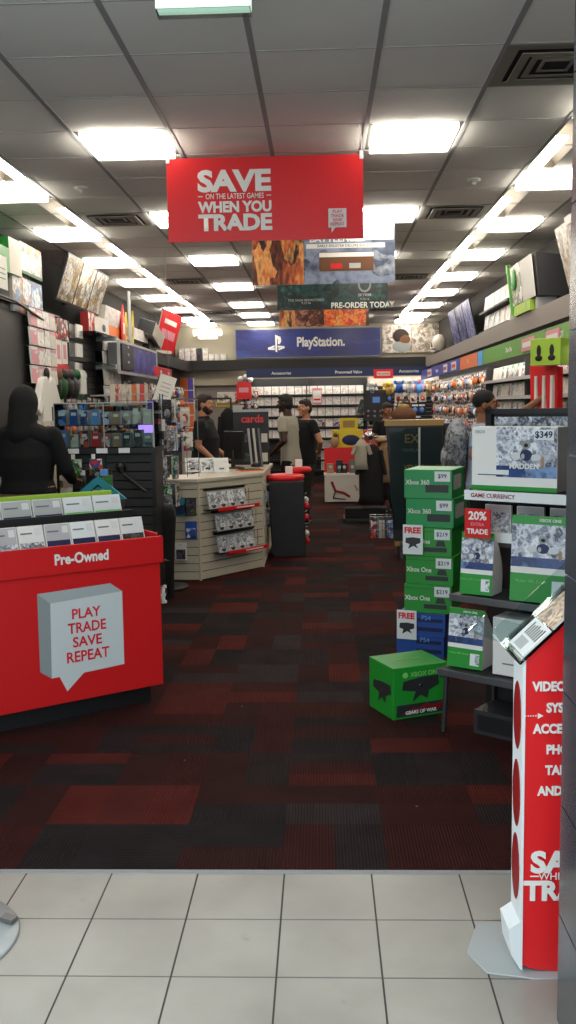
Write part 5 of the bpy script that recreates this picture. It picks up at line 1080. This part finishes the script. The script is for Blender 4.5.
# dark promotional cardboard stand
t = T('promo_stand', 'dark cardboard floor stand with gold top edge and gold lettering', 'promo stand', (.97, 9.95, 0), -.06)
m = MB(); m.add([(-.2, -.0, .12), (.31, 0, .12), (.31, .3, .12), (-.2, .3, .12), (-.29, 0, 1.43), (.31, 0, 1.43), (.31, .3, 1.43), (-.29, .3, 1.43)], [(0, 1, 5, 4), (1, 2, 6, 5), (2, 3, 7, 6), (3, 0, 4, 7), (4, 5, 6, 7), (3, 2, 1, 0)], 'black'); m.build('body', t)
m = MB(); m.box(-.3, .32, -.01, .31, 1.40, 1.46, 'gold'); m.build('gold_edge', t); m = MB(); m.box(-.2, .3, -.01, .3, .12, .17, 'gold'); m.box(-.17, .28, .02, .28, 0, .12, 'black'); m.build('foot', t)
m = MB(); m.box(.33, .44, -.02, .32, .0, 1.42, 'black'); m.build('side_panel', t); m = MB(); m.box(-.25, .3, -.05, -.045, .3, 1.38, 'acrylic'); m.box(.05, .07, -.052, -.05, .3, 1.38, 'facet_light'); m.build('clear_cover', t)
text('EX', .13, 'gold', t, (-.02, -.012, 1.26), bold=.01); text('TEMPLAR', .05, 'mid_grey', t, (-.02, -.012, 1.14)); text('VENGEANCE', .07, 'gold', t, (.1, -.012, .96), bold=.015)
for k in range(4): m = MB(); m.box(-.02, .02, 0, .12, 0, .16, {'*': 'cover_dark'}); tag(m.build('game_box', None, (.84+k*.07, 9.80, .0)), 'dark game box lying at the foot of the gold-edged stand, %s' % ords[k].replace('nearest', 'first'), 'game box', 'boxes at the foot of the dark stand')
# clothing rack
t = T('clothing_rack', 'low black clothing rack with a chrome rail and wire baskets', 'rack', (.68, 13.0, 0))
m = MB(); m.tube([(-.1, .1, .03), (-.1, .1, 1.18), (.25, .1, 1.18), (.25, .1, .03)], .015, 'chrome'); m.build('rail', t); m = MB(); m.box(-.38, .3, -.1, .4, .0, .06, 'black'); m.box(-.36, .2, -.08, .2, .06, .2, 'cloth_black'); m.build('plinth', t, bevel=.01)
m = MB(); m.ell((-.02, -.02, 1.2), (.07, .05, .06), 'chrome'); m.ell((.15, -.02, 1.14), (.09, .05, .04), 'tan'); m.build('ornament', t)
for k, (x, c, z1, z0, w_) in enumerate(((-.13, 'cloth_grey', 1.15, .74, .10), (.0, 'cloth_black', 1.08, .25, .16), (.19, 'cloth_khaki', 1.12, .55, .07), (.27, 'cloth_black', 1.1, .3, .08))):
    m = MB(); m.lathe([(w_*.3, z1), (w_, z1-.1), (w_*.95, z0+.1), (w_*1.08, z0)], c, n=16)
    for i, v_ in enumerate(m.v): a = math.atan2(v_.y, v_.x); q = 1+.12*math.sin(4*a+v_.z*7); m.v[i] = Vector((v_.x*q, v_.y*.45*q, v_.z))
    for sd in (-1, 1): m.cyl((sd*w_*.75, -.02, z1-.08), (sd*w_*1.25, -.03, (z0+z1)/2), .035, .028, c, 10)
    g = T('hanging_garment', '%s garment hanging on the low rack in the aisle, %s' % ({'cloth_grey': 'grey', 'cloth_black': 'black', 'cloth_khaki': 'tan'}[c], ['leftmost', 'second from left', 'third from left', 'rightmost'][k]), 'garment', (.68+x, 12.93+.04*k, 0)); m.build('cloth', g); m = MB(); m.tube([(0, 0, z1), (0, .1, z1+.04)], .004, 'chrome'); m.build('hook', g)
t = T('wire_basket', 'chrome wire basket of small packs low beside the dark stand', 'basket', (.72, 11.35, 0))
m = MB()
for z in (.12, .2, .28): m.tube([(-.14, -.1, z), (.14, -.1, z), (.14, .12, z), (-.14, .12, z), (-.14, -.1, z)], .005, 'chrome', 6)
for x in (-.14, -.07, 0, .07, .14): m.tube([(x, -.1, .0), (x, -.1, .28)], .004, 'chrome', 6); m.tube([(x, .12, .0), (x, .12, .28)], .004, 'chrome', 6)
m.build('wires', t)
for k in range(5): m = MB(); m.box(-.035, .035, 0, .02, 0, .22+.04*(k % 2), ['confetti_red', 'patterned', 'off_white', 'cover_dark', 'confetti_blue'][k], Rx(-.1)); tag(m.build('small_pack', None, (.62+.05*k, 11.32, .01)), 'small pack standing in the wire basket, %s from left' % ords[k].replace('nearest', 'first'), 'product pack', 'packs in the wire basket')
# ================================================================== PEOPLE
def blob(name, parts, mat, parent, voxel=.008, smooth=3):
    """overlapping closed tapered limbs and ellipsoids fused into one continuous skin"""
    m = MB()
    for p in parts:
        if p[0] == 'c':       # limb: p, q, r1, r2 with round ends
            _, a, b, r1, r2 = p[:5]; m.cyl(a, b, r1, r2, mat, 18)
            if len(p) < 6: m.ell(a, r1*.999, mat, 16, 10); m.ell(b, r2*.999, mat, 16, 10)
            elif p[5] == 'start': m.ell(a, r1*.999, mat, 16, 10)
        elif p[0] == 'e': m.ell(p[1], p[2], mat, 20, 14, p[3] if len(p) > 3 else None)
        elif p[0] == 't':     # torso: stacked elliptical rings
            rings = p[1]; n = 24; vs = []; fs = []
            for (cx, cy, z, rx, ry) in rings:
                for i in range(n): a = 2*PI*i/n; vs.append((cx+rx*math.cos(a), cy+ry*math.sin(a), z))
            for j in range(len(rings)-1):
                for i in range(n): fs.append((j*n+i, j*n+(i+1) % n, (j+1)*n+(i+1) % n, (j+1)*n+i))
            fs += [tuple(range(n))[::-1], tuple(range((len(rings)-1)*n, len(rings)*n))]; m.add(vs, fs, mat)
    o = m.build(name); md = o.modifiers.new('r', 'REMESH'); md.mode = 'VOXEL'; md.voxel_size = voxel; md.use_smooth_shade = True
    s = o.modifiers.new('s', 'SMOOTH'); s.iterations = smooth; s.factor = .5
    dg = bpy.context.evaluated_depsgraph_get(); dg.update()
    me = bpy.data.meshes.new_from_object(o.evaluated_get(dg)); me.name = name
    me.materials.clear(); me.materials.append(MAT[mat])
    for q in me.polygons: q.use_smooth = True; q.material_index = 0
    old = o.data; o.modifiers.clear(); o.data = me; bpy.data.meshes.remove(old); o.parent = parent; return o
def hand(wr, d, palm_n, s=1, curl=.5):
    """palm and five fingers: wrist point, direction of the fingers, palm normal"""
    d = Vector(d).normalized(); n = Vector(palm_n); n = (n-d*n.dot(d)).normalized(); side = d.cross(n); wr = Vector(wr)
    P = [('c', wr, wr+d*.075*s, .024*s, .03*s)]
    for k, (o, L) in enumerate(((-.03, .062), (-.01, .072), (.011, .068), (.03, .055))):
        a = wr+d*.078*s+side*o*s; b = a+(d*(1-.25*curl)+n*curl*.6)*L*.55*s; c = b+(d*(1-curl)+n*curl*1.1).normalized()*L*.5*s
        P += [('c', a-d*.02, b, .0098*s, .009*s), ('c', b, c, .009*s, .0078*s)]
    a = wr+d*.025*s-side*.028*s; b = a+(d*.6-side*.75+n*.3).normalized()*.038*s; c = b+(d*.85-side*.25+n*.4).normalized()*.03*s
    return P+[('c', a, b, .0125*s, .011*s), ('c', b, c, .011*s, .0088*s)]
def person(label, loc, rz, h=1.76, skin='skin_pale', shirt='cloth_black', pants='cloth_black', arms=None, head_dir=0, head_tilt=0, sleeve=.55, hem=.84, waist=.98, lean=0, hair='hair_dark', hairlen=1, kind='tee', legs=None, shoe='black', stoop=0, beard=False, girth=1.0):
    """built facing -y; arms = ((elbow, wrist, finger dir, palm normal), ...) for right (-x) then left (+x), in a 1.76 m body"""
    t = T('person', label, 'person', loc, rz); k = h/1.76; S = Matrix.Scale(k, 4)
    V = lambda x, y, z: Vector((x, y+(-lean*(z-.95) if z > .95 else 0), z))
    hipz = .93; sh = 1.445; g = girth
    lg = legs or ((-.1, 0, 0), (.1, .0, 0))
    body = []
    neck = V(0, .01, 1.47); hc = V(0, -.005-stoop, 1.635-stoop*.3)
    R = Matrix.Translation(hc) @ Rz(head_dir) @ Rx(head_tilt)
    hp = lambda x, y, z: R @ Vector((x, y, z))
    body += [('e', (0, 0, 0), (.074, .092, .108), R), ('e', (0, -.022, -.055), (.056, .066, .062), R), ('c', V(0, .015, 1.42), R @ Vector((0, .02, -.06)), .058, .052)]
    body += [('c', hp(0, -.088, .01), hp(0, -.108, -.022), .009, .014), ('e', (0, -.082, -.058), (.026, .016, .014), R), ('e', (0, -.078, -.1), (.028, .02, .02), R), ('e', (0, -.082, .022), (.055, .018, .012), R)]
    for s in (-1, 1): body += [('e', (s*.075, .01, -.008), (.010, .022, .033), R), ('e', (s*.045, -.06, -.03), (.024, .022, .024), R)]
    tr = [(0, 0, .86, .155*g, .105*g), (0, 0, .95, .165*g, .112*g), (0, 0, 1.08, .142*g, .1*g), (0, 0, 1.25, .16*g, .108*g), (0, 0, 1.36, .168*g, .108), (0, .0, 1.43, .14, .085), (0, .01, 1.475, .065, .06)]
    tr = [(a, b+(-lean*(z-.95) if z > .95 else 0), z, c, d) for a, b, z, c, d in tr]
    body.append(('t', tr)); sl = [('t', [(a, b, z, c+.014, d+.014) for a, b, z, c, d in tr[:-1]]+[(tr[-1][0], tr[-1][1], 1.468, .078, .072)])]
    if kind in ('tee', 'hoodie'): sl[0] = ('t', [(tr[0][0], tr[0][1], hem, tr[0][3]+.03, tr[0][4]+.026)]+[q for q in sl[0][1][1:] if q[2] > hem+.02])
    arms = arms or (((-.24, .02, 1.14), (-.25, -.06, .88), (0, -.1, -1), (1, 0, 0)), ((.24, .02, 1.14), (.25, -.06, .88), (0, -.1, -1), (-1, 0, 0)))
    for s, (e, w_, fd, pn) in zip((-1, 1), arms):
        e, w_ = V(*e), V(*w_); sp = V(s*.18*max(1, g*.97), .005, sh-.035)
        body += [('c', sp, e, .052, .040), ('c', e, w_, .040, .027)]+hand(w_, fd, pn)
        if sleeve <= 1: q = sp.lerp(e, sleeve); sl += [('c', sp, q, .066, .060, 'start')]
        else: sl += [('c', sp, e, .066, .054), ('c', e, w_.lerp(e, .03), .054, .040, 'start')]
        sl.append(('e', tuple(sp+Vector((-s*.03, 0, .0))), (.075, .065, .06)))
    pp = [('t', [(0, 0, .82, .165*g, .115*g), (0, 0, .9, .172*g, .12*g), (0, 0, waist, .166*g, .114*g)])]
    for s, (x, y, kz) in zip((-1, 1), lg):
        hip = Vector((s*.09, 0, .88)); kn = Vector((x*1.0, y*.5-.01-kz, .49)); an = Vector((x, y+.015, .085))
        body += [('c', hip, kn, .08, .055), ('c', kn, an, .052, .036)]
        pp += [('c', hip, kn, .096*g, .072), ('c', kn, an+Vector((0, 0, .02)), .072, .06, 'start')]
    o = blob('body', body, skin, t, .0062); 
    a = blob('shirt', sl, shirt, t, .010, 2); b = blob('trousers', pp, pants, t, .010, 2)
    for s, (x, y, kz) in zip((-1, 1), lg):
        sh_ = blob('shoe', [('e', (x, y-.05, .045), (.046, .125, .042)), ('e', (x, y+.02, .07), (.045, .06, .05)), ('t', [(x, y-.05, .0, .046, .13), (x, y-.05, .03, .048, .132)])], shoe, t, .008, 2)
        m = MB(); m.lathe([(1, 0), (1, .02)], 'sole', n=20, M=Tr(x, y-.05, 0) @ Matrix.Diagonal((.05, .136, 1, 1))); so = m.build('sole', sh_)
    for s in (-1, 1):
        m = MB(); m.ell((s*.031, -.080, .002), (.013, .010, .008), 'paper', 10, 8, R); m.ell((s*.031, -.087, .002), (.006, .006, .007), 'eye', 8, 6, R); m.build('eye', t)
    if hairlen: 
        hp_ = [('e', (0, .018, .03), (.082, .09, .092*hairlen), R), ('e', (0, .045, -.02), (.076, .062, .075), R), ('e', (0, -.03, .075), (.062, .06, .04), R)]
        blob('hair', hp_, hair, t, .007, 2)
    if beard: blob('beard', [('e', (0, -.045, -.08), (.056, .056, .042), R), ('e', (-.055, -.02, -.05), (.02, .035, .045), R), ('e', (.055, -.02, -.05), (.02, .035, .045), R)], hair, t, .006, 2)
    if kind == 'polo': m = MB(); m.cyl(V(0, .012, 1.455), V(0, .015, 1.495), .082, .07, shirt, 20); m.build('collar', t)
    if kind == 'hoodie': blob('hood', [('e', (0, .012, .0), (.1, .116, .14), R), ('c', R @ Vector((0, .02, -.05)), V(0, .035, 1.43), .096, .115), ('c', V(0, .03, 1.45), V(-.2, .015, 1.39), .085, .07), ('c', V(0, .03, 1.45), V(.2, .015, 1.39), .085, .07)], shirt, t, .009, 3)
    if kind == 'beanie': blob('beanie', [('e', (0, .02, .04), (.088, .1, .088), R), ('t', [(0, 0, 0, .001, .001), (0, 0, .001, .001, .001)])][:1], 'black_matte', t, .007, 2)
    for c in t.children:
        c.scale = (k, k, k)
    return t
person('hooded person in a black hoodie seen from behind at the left', (-2.21, 6.95, 0), PI-.25, 1.80, 'skin_brown', 'cloth_black', 'cloth_khaki', arms=(((-.29, -.06, 1.16), (-.2, -.3, 1.06), (.4, -1, 0), (0, 0, -1)), ((.29, -.06, 1.16), (.2, -.3, 1.06), (-.4, -1, 0), (0, 0, -1))), sleeve=2, kind='hoodie', girth=1.3, head_tilt=.35, hairlen=0, hem=.99, waist=1.045)
person('bearded clerk in a black polo shirt standing behind the beige counter', (-1.38, 11.1, 0), PI/2-.1, 1.79, 'skin_pale', 'cloth_polo', 'cloth_black', arms=(((-.27, .02, 1.16), (-.21, -.16, .98), (.1, -.8, -.5), (0, 0, -1)), ((.26, -.0, 1.16), (.2, -.22, 1.0), (-.1, -1, -.2), (0, 0, -1))), kind='polo', sleeve=.72, girth=1.42, beard=True, hair='hair_brown', head_tilt=.06)
person('dark-skinned shopper in a pale grey tee leaning to the counter', (-.40, 12.3, 0), -PI/2-.35, 1.79, 'skin_dark', 'cloth_grey', 'cloth_black', arms=(((-.25, .0, 1.16), (-.2, -.26, 1.0), (0, -1, -.2), (0, 0, -1)), ((.25, .03, 1.16), (.2, -.2, .98), (0, -1, -.3), (0, 0, -1))), sleeve=.6, lean=.10, head_tilt=.05, legs=((-.1, .05, 0), (.12, -.08, .0)))
person('young shopper in a black tee with hands behind the back', (-.22, 13.0, 0), -PI/2+.55, 1.72, 'skin_pale', 'cloth_black', 'cloth_olive', arms=(((-.26, .08, 1.16), (-.08, .17, .98), (1, .1, -.1), (0, 1, 0)), ((.27, .08, 1.16), (.06, .18, 1.0), (-1, .1, -.1), (0, 1, 0))), hair='hair_brown', hairlen=1.05, shoe='dark_grey', legs=((-.1, .04, 0), (.1, -.1, 0)), girth=1.08)
person('shopper in a black beanie reaching up to the right wall shelf', (1.37, 8.15, 0), PI/2-.25, 1.74, 'skin_brown', 'cloth_lightblue', 'cloth_black', arms=(((-.26, .05, 1.2), (-.24, -.1, 1.0), (0, -1, -.5), (1, 0, 0)), ((.2, -.25, 1.52), (.15, -.47, 1.68), (0, -1, .35), (0, 0, -1))), sleeve=.75, kind='beanie', hairlen=.0, head_tilt=-.08, lean=.06, beard=True)
m = MB()
bp = blob('backpack', [('e', (0, 0, 0), (.17, .11, .26)), ('e', (0, .06, -.08), (.13, .08, .13))], 'patterned', None, .012, 3); bp.location = (1.18, 8.24, 1.24); bp.rotation_euler.z = PI/2-.25; tag(bp, 'grey patterned backpack worn by the beanie shopper', 'backpack')
person('dark-haired shopper mostly hidden behind the dark gold-edged stand', (1.0, 14.4, 0), .5, 1.66, 'skin_brown', 'cloth_black', 'cloth_black', hair='hair_brown', head_tilt=.25)
m = MB(); m.ell((0, 0, .12), (.2, .14, .14), 'brown'); m.ell((0, 0, .24), (.1, .08, .06), 'gold'); m.tube([(-.12, 0, .2), (-.08, 0, .36), (.08, 0, .36), (.12, 0, .2)], .012, 'brown'); tag(m.build('basket', None, (1.3, 14.9, 1.33)), 'orange-brown rounded basket above the dark gold-edged stand', 'basket')
m = MB(); m.box(-.4, .4, -.2, .2, 0, 1.33, 'fascia_grey'); m.box(-.42, .42, -.22, .22, 1.29, 1.33, 'light_grey'); tag(m.build('gondola', None, (1.5, 14.9, 0)), 'grey gondola end behind the dark gold-edged stand', 'gondola')
EXPO = .22
# ================================================================== CAMERA, WORLD
cam = bpy.data.cameras.new('camera'); co = bpy.data.objects.new('camera', cam); C.objects.link(co)
cam.sensor_fit = 'VERTICAL'; cam.sensor_height = 36; cam.lens = F/1024*36; cam.clip_start = .05
fw = Vector((ray(288, 512))).normalized(); rt = Vector(ray(388, 512))-Vector(ray(288, 512)); rt.normalize(); up = rt.cross(fw)
co.matrix_world = Matrix.Translation((0, 0, CH)) @ Matrix((rt, up, -fw)).transposed().to_4x4()
bpy.context.scene.camera = co
w = bpy.data.worlds.new('world'); bpy.context.scene.world = w; w.use_nodes = True
bg = w.node_tree.nodes['Background']; bg.inputs[0].default_value = (.80, .93, 1, 1); bg.inputs[1].default_value = 2.5
vs = bpy.context.scene.view_settings; vs.view_transform = 'Standard'; vs.look = 'None'; vs.gamma = 1; vs.exposure = EXPO; vs.use_curve_mapping = False
